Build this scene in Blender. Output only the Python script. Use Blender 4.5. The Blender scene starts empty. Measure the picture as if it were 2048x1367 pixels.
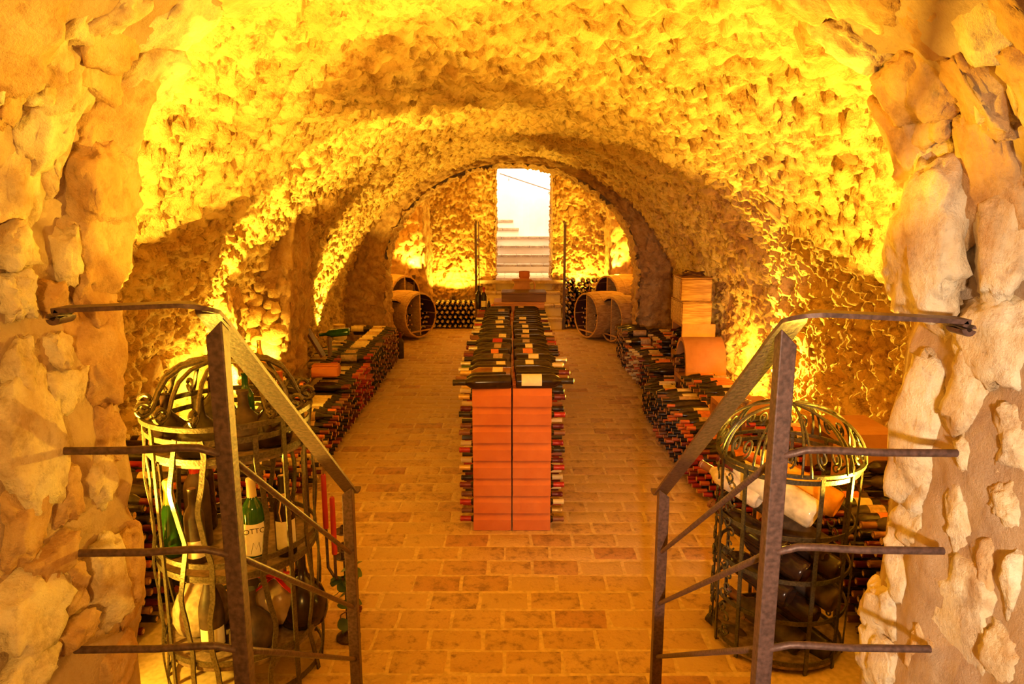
import bpy, bmesh, math, random
import numpy as np
from mathutils import Vector, Matrix
C = bpy.context
S = C.scene
COL = S.collection
R = random.Random(7)
PI = math.pi

# ------------------------------------------------------------------ camera, world, light, exposure
CAM_Z, PITCH, F = 1.87, math.radians(10.5), 1365.0
cd = bpy.data.cameras.new('camera'); cam = bpy.data.objects.new('camera', cd); COL.objects.link(cam)
cam.location = (0, 0, CAM_Z); cam.rotation_euler = (PI/2 - PITCH, 0, 0)
cd.sensor_width = 36; cd.lens = F/2048*36; cd.clip_start = .05; cd.clip_end = 200
S.camera = cam
S.view_settings.view_transform = 'Standard'; S.view_settings.look = 'None'
S.view_settings.gamma = 1; S.view_settings.use_curve_mapping = False
S.view_settings.exposure = 0.14
S.cycles.diffuse_bounces = 4; S.cycles.max_bounces = 10; S.cycles.glossy_bounces = 3
S.cycles.sample_clamp_indirect = 6
w = bpy.data.worlds.new('world'); S.world = w; w.use_nodes = True
w.node_tree.nodes['Background'].inputs[0].default_value = (1, .50, .13, 1)
w.node_tree.nodes['Background'].inputs[1].default_value = .22

LAMP = (1, .56, .045)
def lamp(kind, loc, power, color=LAMP, radius=.03, aim=None, angle=120, blend=.4, size=1, sy=None):
    ld = bpy.data.lights.new('lamp_light', kind); o = bpy.data.objects.new('lamp_light', ld)
    COL.objects.link(o); o.location = loc; ld.energy = power; ld.color = color
    if kind == 'AREA':
        ld.size = size
        if sy: ld.shape = 'RECTANGLE'; ld.size_y = sy
    else: ld.shadow_soft_size = radius
    if kind == 'SPOT': ld.spot_size = math.radians(angle); ld.spot_blend = blend
    if aim is not None:
        o.rotation_euler = (Vector(aim) - Vector(loc)).to_track_quat('-Z', 'Y').to_euler()
    return o
# uplights on the floor (fixtures are built further down)
UPLIGHTS = [  # loc, aim, power, angle, blend
    ((-1.62, 2.20, .68), (-1.09, 2.42, 2.6), 560, 108, .07),
    ((1.70, 2.46, .66), (1.12, 2.66, 2.6), 560, 114, .07),
    ((-2.12, 4.75, .40), (-1.50, 5.55, 2.4), 620, 62, .35),
    ((-2.12, 7.70, .34), (-1.5, 8.3, 2.4), 420, 76, .35),
    ((2.12, 6.02, .50), (2.02, 4.5, 1.05), 900, 96, .5),
    ((-1.00, 11.62, .55), (-.95, 11.9, 2.4), 130, 150, .3),
    ((1.22, 11.72, .60), (1.2, 11.8, 2.4), 130, 150, .3),
    ((-1.60, 11.12, .95), (-1.3, 10.6, 2.2), 200, 160, .4),
    ((1.72, 11.12, .95), (1.3, 10.6, 2.2), 200, 160, .4),
    ((-2.1, 5.62, .62), (-2.0, 5.9, 1.6), 40, 120, .4),
]
for loc, aim, p, a, b in UPLIGHTS: lamp('SPOT', loc, p, aim=aim, angle=a, blend=b, radius=.022)
for loc, p in (((-1.62, 2.10, .50), 42), ((1.70, 2.36, .50), 42), ((2.12, 6.25, .50), 40), ((-2.08, 4.62, .72), 26)):   # added point lights without fixtures, brightening cage bars and handrails
    lamp('POINT', loc, p, radius=.02)
# white light at the head of the entrance steps, behind the photographer, falling on the right jamb
lamp('SPOT', (-.05, -1.35, 1.75), 470, (1, .76, .55), radius=.07, aim=(.98, 1.25, 1.0), angle=52, blend=.9)
# added warm fill light behind the photographer, brightening the left jamb
lamp('SPOT', (.15, -1.35, 2.0), 200, (1, .50, .09), radius=.09, aim=(-.75, 1.35, 1.35), angle=70, blend=.9)
# stairwell behind the far doorway
lamp('AREA', (.25, 13.6, 3.9), 120, (1, .73, .47), aim=(.25, 13.9, 0), size=1.2)

# ------------------------------------------------------------------ projection helpers (pixel -> point on a real plane)
cp, sp_ = math.cos(PITCH), math.sin(PITCH)
def ray(px, py):
    u = (px-1024)/F; v = (683.5-py)/F
    return Vector((u, cp + v*sp_, -sp_ + v*cp))
def at_y(px, py, Y):
    r = ray(px, py); t = Y/r.y; return Vector((r.x*t, Y, CAM_Z + r.z*t))
def at_x(px, py, X):
    r = ray(px, py); t = X/r.x; return Vector((X, r.y*t, CAM_Z + r.z*t))
def at_z(px, py, Z):
    r = ray(px, py); t = (Z-CAM_Z)/r.z; return Vector((r.x*t, r.y*t, Z))

# ------------------------------------------------------------------ numpy noise
def _h(ix, iy, iz, k=0):
    n = (ix*374761393 + iy*668265263 + iz*2147483647 + k*1274126177) & 0xffffffff
    n = ((n ^ (n >> 13)) * 1274126177) & 0xffffffff
    n = ((n ^ (n >> 15)) * 2246822519) & 0xffffffff
    return ((n ^ (n >> 16)) & 0xffffff) / 0xffffff
def vnoise(p, seed=0):
    i = np.floor(p).astype(np.int64); f = p - i
    u = f*f*f*(f*(f*6-15)+10)
    r = 0
    for a in (0, 1):
        wx = u[:, 0] if a else 1-u[:, 0]
        for b in (0, 1):
            wy = u[:, 1] if b else 1-u[:, 1]
            for c in (0, 1):
                wz = u[:, 2] if c else 1-u[:, 2]
                r = r + wx*wy*wz*_h(i[:, 0]+a, i[:, 1]+b, i[:, 2]+c, seed)
    return r*2-1
def fbm(p, oct=4, seed=0, gain=.5):
    r = 0; a = 1
    for k in range(oct):
        r = r + a*vnoise(p*(2.03**k) + 17.3*k, seed+k); a *= gain
    return r
def worley(p, seed=0):
    i = np.floor(p).astype(np.int64); f = p - i
    d1 = np.full(len(p), 9.); d2 = d1.copy(); idv = np.zeros(len(p))
    for a in (-1, 0, 1):
        for b in (-1, 0, 1):
            for c in (-1, 0, 1):
                x, y, z = i[:, 0]+a, i[:, 1]+b, i[:, 2]+c
                q = np.stack([a+_h(x, y, z, seed)-f[:, 0], b+_h(x, y, z, seed+1)-f[:, 1], c+_h(x, y, z, seed+2)-f[:, 2]], 1)
                d = np.sqrt((q*q).sum(1))
                n1 = d < d1
                d2 = np.where(n1, d1, np.minimum(d2, d)); idv = np.where(n1, _h(x, y, z, seed+5), idv); d1 = np.minimum(d1, d)
    return d1, d2, idv
def sstep(a, b, x):
    t = np.clip((x-a)/(b-a), 0, 1); return t*t*(3-2*t)

# ------------------------------------------------------------------ materials
MATS = {}
def nm(name):
    m = bpy.data.materials.new(name); m.use_nodes = True
    return m, m.node_tree.nodes, m.node_tree.links, m.node_tree.nodes['Principled BSDF']
def plain(name, col, rough=.5, metal=0, bump=0, bscale=60, vary=.0, spec=.5, **kw):
    if name in MATS: return MATS[name]
    m, N, L, b = nm(name)
    b.inputs['Base Color'].default_value = (*col, 1); b.inputs['Roughness'].default_value = rough
    b.inputs['Metallic'].default_value = metal; b.inputs['Specular IOR Level'].default_value = spec
    for k, v in kw.items(): b.inputs[k].default_value = v
    if bump or vary:
        tc = N.new('ShaderNodeTexCoord'); n = N.new('ShaderNodeTexNoise')
        n.inputs['Scale'].default_value = bscale; n.inputs['Detail'].default_value = 6
        L.new(tc.outputs['Object'], n.inputs['Vector'])
        if bump:
            bp = N.new('ShaderNodeBump'); bp.inputs['Strength'].default_value = bump; bp.inputs['Distance'].default_value = .004
            L.new(n.outputs['Fac'], bp.inputs['Height']); L.new(bp.outputs['Normal'], b.inputs['Normal'])
        if vary:
            r = N.new('ShaderNodeValToRGB')
            r.color_ramp.elements[0].color = (*[c*(1-vary) for c in col], 1); r.color_ramp.elements[0].position = .35
            r.color_ramp.elements[1].color = (*[min(1, c*(1+vary)) for c in col], 1); r.color_ramp.elements[1].position = .65
            L.new(n.outputs['Fac'], r.inputs['Fac']); L.new(r.outputs['Color'], b.inputs['Base Color'])
    MATS[name] = m
    return m
def stone_mat(name, cols, scale=5, rough=.95, bump=.6, dark=(.25, .12, .05), darkamt=.5, fine=70):
    """mottled limestone and mortar: large patches, speckle, pores darkened in the colour"""
    m, N, L, b = nm(name)
    b.inputs['Roughness'].default_value = rough; b.inputs['Specular IOR Level'].default_value = .15
    tc = N.new('ShaderNodeTexCoord'); ge = N.new('ShaderNodeNewGeometry')
    vec = ge.outputs['Position']
    n1 = N.new('ShaderNodeTexNoise'); n1.inputs['Scale'].default_value = scale; n1.inputs['Detail'].default_value = 8; n1.inputs['Roughness'].default_value = .62
    n2 = N.new('ShaderNodeTexNoise'); n2.inputs['Scale'].default_value = fine; n2.inputs['Detail'].default_value = 6; n2.inputs['Roughness'].default_value = .7
    n3 = N.new('ShaderNodeTexNoise'); n3.inputs['Scale'].default_value = scale*3.1; n3.inputs['Detail'].default_value = 7; n3.inputs['Roughness'].default_value = .75
    for n in (n1, n2, n3): L.new(vec, n.inputs['Vector'])
    r = N.new('ShaderNodeValToRGB'); els = r.color_ramp.elements
    els[0].position = .3; els[0].color = (*cols[0], 1); els[1].position = .7; els[1].color = (*cols[-1], 1)
    for k, c in enumerate(cols[1:-1]):
        e = els.new(.3+.4*(k+1)/(len(cols)-1)); e.color = (*c, 1)
    L.new(n1.outputs['Fac'], r.inputs['Fac'])
    r2 = N.new('ShaderNodeValToRGB'); r2.color_ramp.elements[0].position = .34; r2.color_ramp.elements[1].position = .50
    r2.color_ramp.elements[0].color = (darkamt,)*3 + (1,); r2.color_ramp.elements[1].color = (0, 0, 0, 1)
    L.new(n3.outputs['Fac'], r2.inputs['Fac'])
    mx = N.new('ShaderNodeMix'); mx.data_type = 'RGBA'
    L.new(r2.outputs['Color'], mx.inputs['Factor']); L.new(r.outputs['Color'], mx.inputs['A']); mx.inputs['B'].default_value = (*dark, 1)
    L.new(mx.outputs['Result'], b.inputs['Base Color'])
    ad = N.new('ShaderNodeMath'); ad.operation = 'MULTIPLY_ADD'; L.new(n3.outputs['Fac'], ad.inputs[0]); ad.inputs[1].default_value = 2.2; L.new(n2.outputs['Fac'], ad.inputs[2])
    bp = N.new('ShaderNodeBump'); bp.inputs['Strength'].default_value = bump; bp.inputs['Distance'].default_value = .016
    L.new(ad.outputs[0], bp.inputs['Height']); L.new(bp.outputs['Normal'], b.inputs['Normal'])
    MATS[name] = m
    return m
M_VAULT = stone_mat('vault_rubble', [(.60, .36, .13), (.78, .55, .24), (.84, .66, .34)], 3.2, bump=.85, darkamt=.9, dark=(.22, .09, .03))  # pit shade and shadow speckle painted in as dark spots
M_MORTAR = stone_mat('lime_mortar', [(.42, .29, .17), (.50, .36, .22), (.56, .42, .27)], 6, bump=.5, darkamt=.25, fine=170)
M_STONE = stone_mat('fieldstone', [(.56, .35, .15), (.80, .66, .42), (.90, .82, .62)], 6.5, bump=.6, darkamt=.45, fine=110)
M_STONE2 = stone_mat('ochre_fieldstone', [(.46, .25, .09), (.64, .41, .18), (.76, .57, .32)], 7, bump=.6, darkamt=.45, fine=110)
M_RUBBLE = stone_mat('brown_rubble', [(.42, .24, .11), (.56, .36, .18), (.66, .48, .28)], 6, bump=.7, darkamt=.5)
M_PLASTER = stone_mat('white_plaster', [(.80, .74, .66), (.86, .80, .72), (.88, .84, .78)], 2, bump=.1, darkamt=.1, dark=(.7, .6, .5))
M_RISER = stone_mat('riser_plaster', [(.66, .55, .36), (.74, .63, .42), (.78, .68, .48)], 3, bump=.15, darkamt=.2, dark=(.5, .36, .2))
M_NOSING = stone_mat('stone_nosing', [(.34, .25, .17), (.48, .37, .26), (.60, .48, .34)], 9, bump=.5, darkamt=.5)
M_CLAY = stone_mat('terracotta', [(.46, .13, .04), (.52, .155, .05), (.56, .19, .07)], 3, bump=.12, darkamt=.12, dark=(.36, .1, .04), fine=220, rough=.8)
M_CLAY2 = stone_mat('rough_clay', [(.48, .22, .10), (.54, .27, .13), (.58, .31, .16)], 5, bump=.35, darkamt=.25, dark=(.3, .12, .05), fine=260, rough=.9)
M_IRON = plain('dark_iron', (.105, .058, .046), .5, .35, bump=.25, bscale=90, vary=.35)
M_CAGE = plain('cage_iron', (.11, .085, .05), .42, .6, bump=.3, bscale=120, vary=.35)
M_CAGE2 = plain('green_cage_iron', (.085, .075, .045), .4, .6, bump=.3, bscale=120, vary=.35)
M_GLASS = plain('dark_bottle_glass', (.024, .011, .007), .2, spec=.32, vary=.3, bscale=30)
M_DUSTY = plain('dusty_bottle_glass', (.060, .036, .022), .5, spec=.3, vary=.45, bscale=25)
M_GREEN = plain('green_bottle_glass', (.02, .075, .012), .1, vary=.2, bscale=30)
M_OLIVE = plain('olive_bottle_glass', (.032, .022, .010), .25, spec=.3, vary=.3, bscale=30)
M_AMBER = plain('amber_bottle_glass', (.20, .075, .02), .12, vary=.2, bscale=30)
M_GOLDGLASS = plain('golden_bottle_glass', (.74, .32, .02), .12, vary=.2, bscale=30)
M_WOOD = None
def wood_mat(name, c1, c2, scale=4, rough=.6):
    m, N, L, b = nm(name); b.inputs['Roughness'].default_value = rough
    tc = N.new('ShaderNodeTexCoord'); mp = N.new('ShaderNodeMapping'); mp.inputs['Scale'].default_value = (1.2, 9, 14)
    n = N.new('ShaderNodeTexNoise'); n.inputs['Scale'].default_value = scale; n.inputs['Detail'].default_value = 6; n.inputs['Distortion'].default_value = .6
    L.new(tc.outputs['Object'], mp.inputs['Vector']); L.new(mp.outputs['Vector'], n.inputs['Vector'])
    r = N.new('ShaderNodeValToRGB'); r.color_ramp.elements[0].position = .35; r.color_ramp.elements[1].position = .62
    r.color_ramp.elements[0].color = (*c1, 1); r.color_ramp.elements[1].color = (*c2, 1)
    L.new(n.outputs['Fac'], r.inputs['Fac']); L.new(r.outputs['Color'], b.inputs['Base Color'])
    bp = N.new('ShaderNodeBump'); bp.inputs['Strength'].default_value = .2; bp.inputs['Distance'].default_value = .003
    L.new(n.outputs['Fac'], bp.inputs['Height']); L.new(bp.outputs['Normal'], b.inputs['Normal'])
    MATS[name] = m
    return m
M_CRATE = wood_mat('pine_crate', (.30, .12, .03), (.62, .34, .12))
M_OAK = wood_mat('barrel_oak', (.36, .20, .08), (.56, .36, .16))
M_BOXWOOD = wood_mat('box_wood', (.42, .17, .06), (.52, .25, .10))
M_DARKWOOD = wood_mat('dark_wood', (.10, .04, .03), (.16, .07, .05))
M_WINEWOOD = plain('wine_stained_wood', (.05, .012, .014), .8, vary=.3, bscale=20)
M_SHELF = plain('worn_shelf', (.17, .11, .07), .8, bump=.5, bscale=40, vary=.4)
CAPS = {'red': plain('red_foil', (.36, .022, .014), .35, .2), 'burgundy': plain('burgundy_foil', (.14, .018, .016), .35, .2),
        'orange': plain('orange_foil', (.52, .12, .03), .4, .2), 'black': plain('black_foil', (.028, .018, .014), .35, .2),
        'cream': plain('cream_foil', (.62, .50, .26), .45), 'gold': plain('gold_foil', (.62, .40, .09), .35, .4),
        'green': plain('green_foil', (.05, .09, .02), .4, .2), 'silver': plain('silver_foil', (.6, .56, .5), .3, .7),
        'brown': plain('brown_foil', (.20, .075, .03), .45, .1)}
M_CORK = plain('cork', (.58, .38, .19), .8, vary=.3, bscale=200)
LABELS = {'cream': plain('cream_label', (.74, .62, .36), .7, vary=.12, bscale=40), 'tan': plain('tan_label', (.48, .32, .17), .75, vary=.25, bscale=40),
          'orange': plain('orange_label', (.66, .20, .05), .7, vary=.15, bscale=40), 'red': plain('red_label', (.45, .03, .02), .7, vary=.15, bscale=40),
          'white': plain('white_label', (.78, .72, .58), .7, vary=.08, bscale=40), 'grey': plain('faded_label', (.40, .29, .20), .8, vary=.3, bscale=40)}
M_INK = plain('label_ink', (.03, .02, .02), .7)
M_CANDLE = plain('red_wax', (.36, .02, .015), .4)
M_LEAF = plain('ivy_leaf', (.05, .085, .02), .55, vary=.3, bscale=20)
M_PAPER = plain('crumpled_paper', (.62, .50, .34), .6, bump=.6, bscale=30, vary=.2)
M_FOILWRAP = plain('clear_wrap', (.60, .52, .34), .12, bump=1, bscale=18, vary=.35)
M_RIBBON = plain('red_ribbon', (.60, .02, .01), .45)

# ------------------------------------------------------------------ object helpers
def prop(o, label=None, cat=None, group=None, kind=None):
    for k, v in (('label', label), ('category', cat), ('group', group), ('kind', kind)):
        if v: o[k] = v
    return o
def empty(name, loc, label, cat, group=None, rz=0):
    o = bpy.data.objects.new(name, None); COL.objects.link(o); o.location = loc; o.rotation_euler = (0, 0, rz); o.empty_display_size = .1
    return prop(o, label, cat, group)
def link(name, me, parent=None, mtx=None):
    o = bpy.data.objects.new(name, me); COL.objects.link(o)
    if parent is not None: o.parent = parent
    if mtx is not None: o.matrix_local = mtx
    return o
class MB:
    """collects geometry for ONE mesh"""
    def __init__(s): s.v = []; s.f = []; s.m = []
    def add(s, vs, fs, mi=0):
        n = len(s.v); s.v += [tuple(p) for p in vs]; s.f += [[i+n for i in f] for f in fs]; s.m += [mi]*len(fs); return s
    def box(s, lo, hi, mi=0, M=None, bev=0):
        x0, y0, z0 = lo; x1, y1, z1 = hi
        if bev:
            b = bev; vs = []; 
            for z, i in ((z0, 1), (z0+b, 0), (z1-b, 0), (z1, 1)):
                k = b if i else 0
                vs += [(x0+k+b, y0+k, z), (x1-k-b, y0+k, z), (x1-k, y0+k+b, z), (x1-k, y1-k-b, z), (x1-k-b, y1-k, z), (x0+k+b, y1-k, z), (x0+k, y1-k-b, z), (x0+k, y0+k+b, z)]
            fs = [list(range(7, -1, -1)), list(range(24, 32))]
            for r in range(3):
                for j in range(8): fs.append([r*8+j, r*8+(j+1) % 8, (r+1)*8+(j+1) % 8, (r+1)*8+j])
        else:
            vs = [(x0, y0, z0), (x1, y0, z0), (x1, y1, z0), (x0, y1, z0), (x0, y0, z1), (x1, y0, z1), (x1, y1, z1), (x0, y1, z1)]
            fs = [(3, 2, 1, 0), (4, 5, 6, 7), (0, 1, 5, 4), (1, 2, 6, 5), (2, 3, 7, 6), (3, 0, 4, 7)]
        if M is not None: vs = [M @ Vector(p) for p in vs]
        return s.add(vs, fs, mi)
    def lathe(s, prof, seg=16, M=None, mi=0, cap0=True, cap1=True, a0=0, a1=2*PI, mis=None):
        full = abs(a1-a0-2*PI) < 1e-6; n = seg if full else seg+1; vs = []; fs = []; ms = []
        for r, z in prof:
            for k in range(n):
                a = a0+(a1-a0)*k/seg; vs.append((r*math.cos(a), r*math.sin(a), z))
        for i in range(len(prof)-1):
            for k in range(seg):
                k2 = (k+1) % n; fs.append([i*n+k, i*n+k2, (i+1)*n+k2, (i+1)*n+k]); ms.append(mis[i] if mis else mi)
        if full and cap0: fs.append(list(range(n-1, -1, -1))); ms.append(mis[0] if mis else mi)
        if full and cap1: fs.append([(len(prof)-1)*n+k for k in range(n)]); ms.append(mis[-1] if mis else mi)
        if M is not None: vs = [M @ Vector(p) for p in vs]
        s.add(vs, fs); s.m[-len(fs):] = ms
        return s
    def sweep(s, pts, prof, closed=False, up=Vector((0, 0, 1)), mi=0, scale=None):
        """sweep a closed 2D profile [(a,b)] along pts: a = sideways, b = along the carried normal"""
        P = [Vector(p) for p in pts]; n = len(P); k = len(prof); vs = []; fs = []; nrm = None
        for i in range(n):
            if closed: t = (P[(i+1) % n]-P[i-1])
            else: t = P[min(i+1, n-1)]-P[max(i-1, 0)]
            t.normalize()
            u = Vector(up)
            if callable(up): u = up(P[i])
            b = u - t*u.dot(t)
            if b.length < 1e-3:
                b = nrm if nrm is not None else t.orthogonal()
                b = b - t*b.dot(t)
            b.normalize(); nrm = b; a = t.cross(b)
            sc = scale[i] if scale else 1
            for x, y in prof: vs.append(P[i]+a*x*sc+b*y*sc)
        for i in range(n if closed else n-1):
            j = (i+1) % n
            for q in range(k): fs.append([i*k+q, i*k+(q+1) % k, j*k+(q+1) % k, j*k+q])
        if not closed: fs += [list(range(k-1, -1, -1)), [(n-1)*k+q for q in range(k)]]
        return s.add(vs, fs, mi)
    def tube(s, pts, r, seg=8, closed=False, mi=0, scale=None):
        P = [Vector(p) for p in pts]
        d = (P[-1]-P[0]); up = Vector((0, 0, 1)) if abs(d.z) < .8*max(d.length, 1e-6) else Vector((.13, 1, 0))
        return s.sweep(P, [(r*math.cos(2*PI*k/seg), r*math.sin(2*PI*k/seg)) for k in range(seg)], closed, up, mi, scale)
    def mesh(s, name, mats, smooth=None):
        me = bpy.data.meshes.new(name); me.from_pydata(s.v, [], s.f)
        for m in (mats if isinstance(mats, (list, tuple)) else [mats]): me.materials.append(m)
        me.polygons.foreach_set('material_index', s.m)
        if smooth is not None:
            me.polygons.foreach_set('use_smooth', [True]*len(s.f))
            me.update(); me.set_sharp_from_angle(angle=math.radians(smooth))
        me.update(); return me
    def obj(s, name, mats, parent=None, smooth=None, mtx=None): return link(name, s.mesh(name, mats, smooth), parent, mtx)
def rect(w_, h_): return [(-w_/2, -h_/2), (w_/2, -h_/2), (w_/2, h_/2), (-w_/2, h_/2)]
def grid_obj(name, P, mat, parent=None, flip=False, wrap=False):
    """P: (n, m, 3) array of points"""
    n, m = P.shape[:2]; idx = np.arange(n*m).reshape(n, m)
    q = np.stack([idx[:-1, :-1], idx[1:, :-1], idx[1:, 1:], idx[:-1, 1:]], -1).reshape(-1, 4)
    if flip: q = q[:, ::-1]
    me = bpy.data.meshes.new(name); me.vertices.add(n*m); me.vertices.foreach_set('co', P.reshape(-1).astype(np.float32))
    me.loops.add(q.size); me.loops.foreach_set('vertex_index', q.reshape(-1).astype(np.int32))
    me.polygons.add(len(q)); me.polygons.foreach_set('loop_start', np.arange(0, q.size, 4, dtype=np.int32))
    me.polygons.foreach_set('use_smooth', np.ones(len(q), dtype=bool))
    me.update(calc_edges=True); me.validate(); me.materials.append(mat)
    return link(name, me, parent)
def structure(o): return prop(o, kind='structure')

# ------------------------------------------------------------------ setting: vault
def profile(a, spring, h, n, z0=0.0, zmin_frac=0):
    """points by arclength on wall-vault-wall: returns x, z, inward nx, nz"""
    zs = np.linspace(z0, spring, 200); th = np.linspace(0, PI, 1500)
    x = np.concatenate([np.full(200, -a), -a*np.cos(th)[1:], np.full(199, a)])
    z = np.concatenate([zs, spring+h*np.sin(th)[1:], zs[::-1][1:]])
    L_ = np.concatenate([[0], np.cumsum(np.hypot(np.diff(x), np.diff(z)))])
    t = np.linspace(0, L_[-1], n); xi = np.interp(t, L_, x); zi = np.interp(t, L_, z)
    dx = np.gradient(xi); dz = np.gradient(zi); l = np.hypot(dx, dz)
    return xi, zi, dz/l, -dx/l
def rubble(p, seed=0, amp=1.0, cell=(.16, .13, .10), low=.045, pit=.03):
    """height of a rough rubble and mortar surface at points p (world metres)"""
    q = p + .05*np.stack([fbm(p*6+3, 2, seed+40), fbm(p*6+9, 2, seed+50), fbm(p*6+21, 2, seed+60)], 1)
    d1, d2, iv = worley(q/np.array(cell), seed)
    e = sstep(.0, .17, d2-d1)
    h = low*fbm(p*1.7, 2, seed+7) + amp*(.030*e*(.35+.9*iv) + .020*fbm(p*9, 3, seed+11) + .017*fbm(p*24, 3, seed+23, .65) - .022*sstep(.15, .55, fbm(p*np.array([15., 12., 19.]), 2, seed+61)))
    ho = fbm(p*np.array([7.5, 6.0, 9.5]), 3, seed+31)
    h = h - pit*sstep(.32, .75, ho)
    return h
def vault(a, spring, h, y0, y1, n, m, seed, amp=1, low=.045, pit=.035, mod=None, z0=0.0):
    x, z, nx, nz = profile(a, spring, h, n, z0)
    y = np.linspace(y0, y1, m)
    P = np.stack([np.repeat(x[:, None], m, 1), np.repeat(y[None], n, 0), np.repeat(z[:, None], m, 1)], -1)
    q = P.reshape(-1, 3)
    hh = rubble(q, seed, amp, low=low, pit=pit)
    if mod is not None: hh = hh + mod(q)
    Nn = np.stack([np.repeat(nx[:, None], m, 1), np.zeros((n, m)), np.repeat(nz[:, None], m, 1)], -1).reshape(-1, 3)
    q = q + Nn*hh[:, None]
    return q.reshape(n, m, 3), z
VA, VS, VH = 2.28, .60, 2.06
PV, zz = vault(VA, VS, VH, 1.62, 9.42, 430, 520, 3)
k1 = int(np.argmax(zz > .95)); k2 = len(zz)-k1
structure(grid_obj('wall_left', PV[:k1+1], M_VAULT, flip=True))
ceiling = structure(grid_obj('ceiling', PV[k1:k2], M_VAULT, flip=True))
structure(grid_obj('wall_right', PV[k2-1:], M_VAULT, flip=True))

def ring_wall(name, inner, outer, y, seed, mat, n=300, m=26, amp=1.0):
    xi, zi, _, _ = inner(n); xo, zo, _, _ = outer(n)
    t = np.linspace(0, 1, m)[None]
    P = np.stack([xi[:, None]*(1-t)+xo[:, None]*t, np.full((n, m), y), zi[:, None]*(1-t)+zo[:, None]*t], -1).reshape(-1, 3)
    P[:, 1] -= rubble(P, seed, amp, low=.03, pit=.02)
    return structure(grid_obj(name, P.reshape(n, m, 3), mat))
# pier wall with the far arch
FA = (1.76, 1.05, 1.50)
pier = ring_wall('wall_pier_arch', lambda n: profile(*FA, n), lambda n: profile(VA+.06, VS, VH+.06, n), 9.36, 5, M_RUBBLE)
P, _ = vault(*FA, 9.33, 9.9, 330, 40, 9, low=.02, pit=.02)
structure(grid_obj('trim_1', P, M_RUBBLE, flip=True))
# far bay
P, z2 = vault(2.12, .9, 1.86, 9.8, 12.1, 260, 110, 15)
structure(grid_obj('ceiling_far_bay', P, M_VAULT, flip=True))
P = ring_wall('wall_far_bay', lambda n: profile(*FA, n), lambda n: profile(2.2, .9, 1.95, n), 9.9, 6, M_RUBBLE, 120, 10)

# ------------------------------------------------------------------ loose stones
ICO = {}
def ico(level):
    if level not in ICO:
        bm = bmesh.new(); bmesh.ops.create_icosphere(bm, subdivisions=level, radius=1)
        ICO[level] = (np.array([v.co[:] for v in bm.verts]), [[v.index for v in f.verts] for f in bm.faces]); bm.free()
    return ICO[level]
def stone_mesh(seed, half, level=3, mat=None, rough=.10, name='stone', boxy=.72, smooth=True):
    V, Fc = ico(level)
    q = np.sign(V)*np.abs(V)**boxy
    q = q/np.maximum(1e-6, (np.abs(q)**4).sum(1, keepdims=True)**.25)
    rs = np.random.RandomState(seed)
    for _ in range(9):                                                  # chipped facets
        d = rs.normal(size=3); d /= np.linalg.norm(d); lim = rs.uniform(.70, .93)
        s_ = q@d; q = q - np.outer(np.maximum(0, s_-lim), d)*.85
    h = np.array(half); size = float(np.max(h))
    s2 = q*h/size
    off = seed*3.7
    q = q*(1+.15*fbm(s2*1.4+off, 2, seed % 97)[:, None]+rough*fbm(s2*4.5+off, 5, seed % 89, .68)[:, None])
    me = bpy.data.meshes.new(name); me.from_pydata((q*h).tolist(), [], Fc); me.materials.append(mat)
    me.polygons.foreach_set('use_smooth', [smooth]*len(Fc)); me.update()
    return me

# ------------------------------------------------------------------ entrance passage (jambs + arch) around the camera
JX, JY = .95, 1.66
SIL_L = [(310, 0), (300, 40), (280, 75), (245, 100), (240, 140), (222, 190), (218, 212), (235, 255), (262, 300), (242, 322), (262, 360), (250, 410), (214, 435), (216, 462), (250, 500), (236, 540), (212, 570), (250, 620), (245, 700), (232, 760), (250, 810), (265, 880), (280, 960), (268, 1010), (290, 1060), (292, 1100), (300, 1200), (286, 1280), (295, 1367)]
SIL_R = [(1474, 0), (1690, 42), (1804, 95), (1824, 135), (1800, 200), (1815, 230), (1798, 260), (1790, 330), (1805, 380), (1800, 420), (1775, 470), (1762, 510), (1800, 570), (1836, 600), (1800, 680), (1795, 720), (1785, 800), (1775, 850), (1785, 890), (1770, 950), (1760, 1040), (1755, 1090), (1738, 1200), (1735, 1230), (1710, 1290), (1705, 1367)]
def sil(pts):
    q = sorted([(at_y(px, py, JY).z, abs(at_y(px, py, JY).x)) for px, py in pts])
    return np.array([a for a, _ in q]), np.array([b for _, b in q])
SZL, SXL = sil(SIL_L); SZR, SXR = sil(SIL_R)
def passage(n=420, m=110):
    x, z, nx, nz = profile(JX, 1.86, .62, n, z0=-.02)
    y = -1.6 + (JY+1.6)*(1-(1-np.linspace(0, 1, m))**1.9)
    P = np.stack([np.repeat(x[:, None], m, 1), np.repeat(y[None], n, 0), np.repeat(z[:, None], m, 1)], -1)
    q = P.reshape(-1, 3).copy()
    Nn = np.stack([np.repeat(nx[:, None], m, 1), np.zeros((n, m)), np.repeat(nz[:, None], m, 1)], -1).reshape(-1, 3)
    hh = .03*fbm(q*2.2, 2, 77) + .010*fbm(q*9, 3, 71) + .003*fbm(q*45, 3, 72)
    q = q + Nn*hh[:, None]
    # outer corner follows the ragged edge of the opening
    side = np.where(q[:, 0] < 0, np.interp(q[:, 2], SZL, SXL), np.interp(q[:, 2], SZR, SXR))
    wgt = sstep(JY-.28, JY-.02, q[:, 1])*(q[:, 2] < 2.2)
    q[:, 0] = q[:, 0]*(1-wgt) + np.sign(q[:, 0])*side*wgt
    rnd = sstep(JY-.05, JY, q[:, 1]); q = q - Nn*(.018*rnd)[:, None]
    return q.reshape(n, m, 3), z
PP, pz = passage()
n_ = len(pz); ka = int(np.argmax(pz > 2.02)); kb = n_-ka
jamb_l = structure(grid_obj('wall_entrance_left', PP[:ka+1], M_MORTAR, flip=True))
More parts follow.
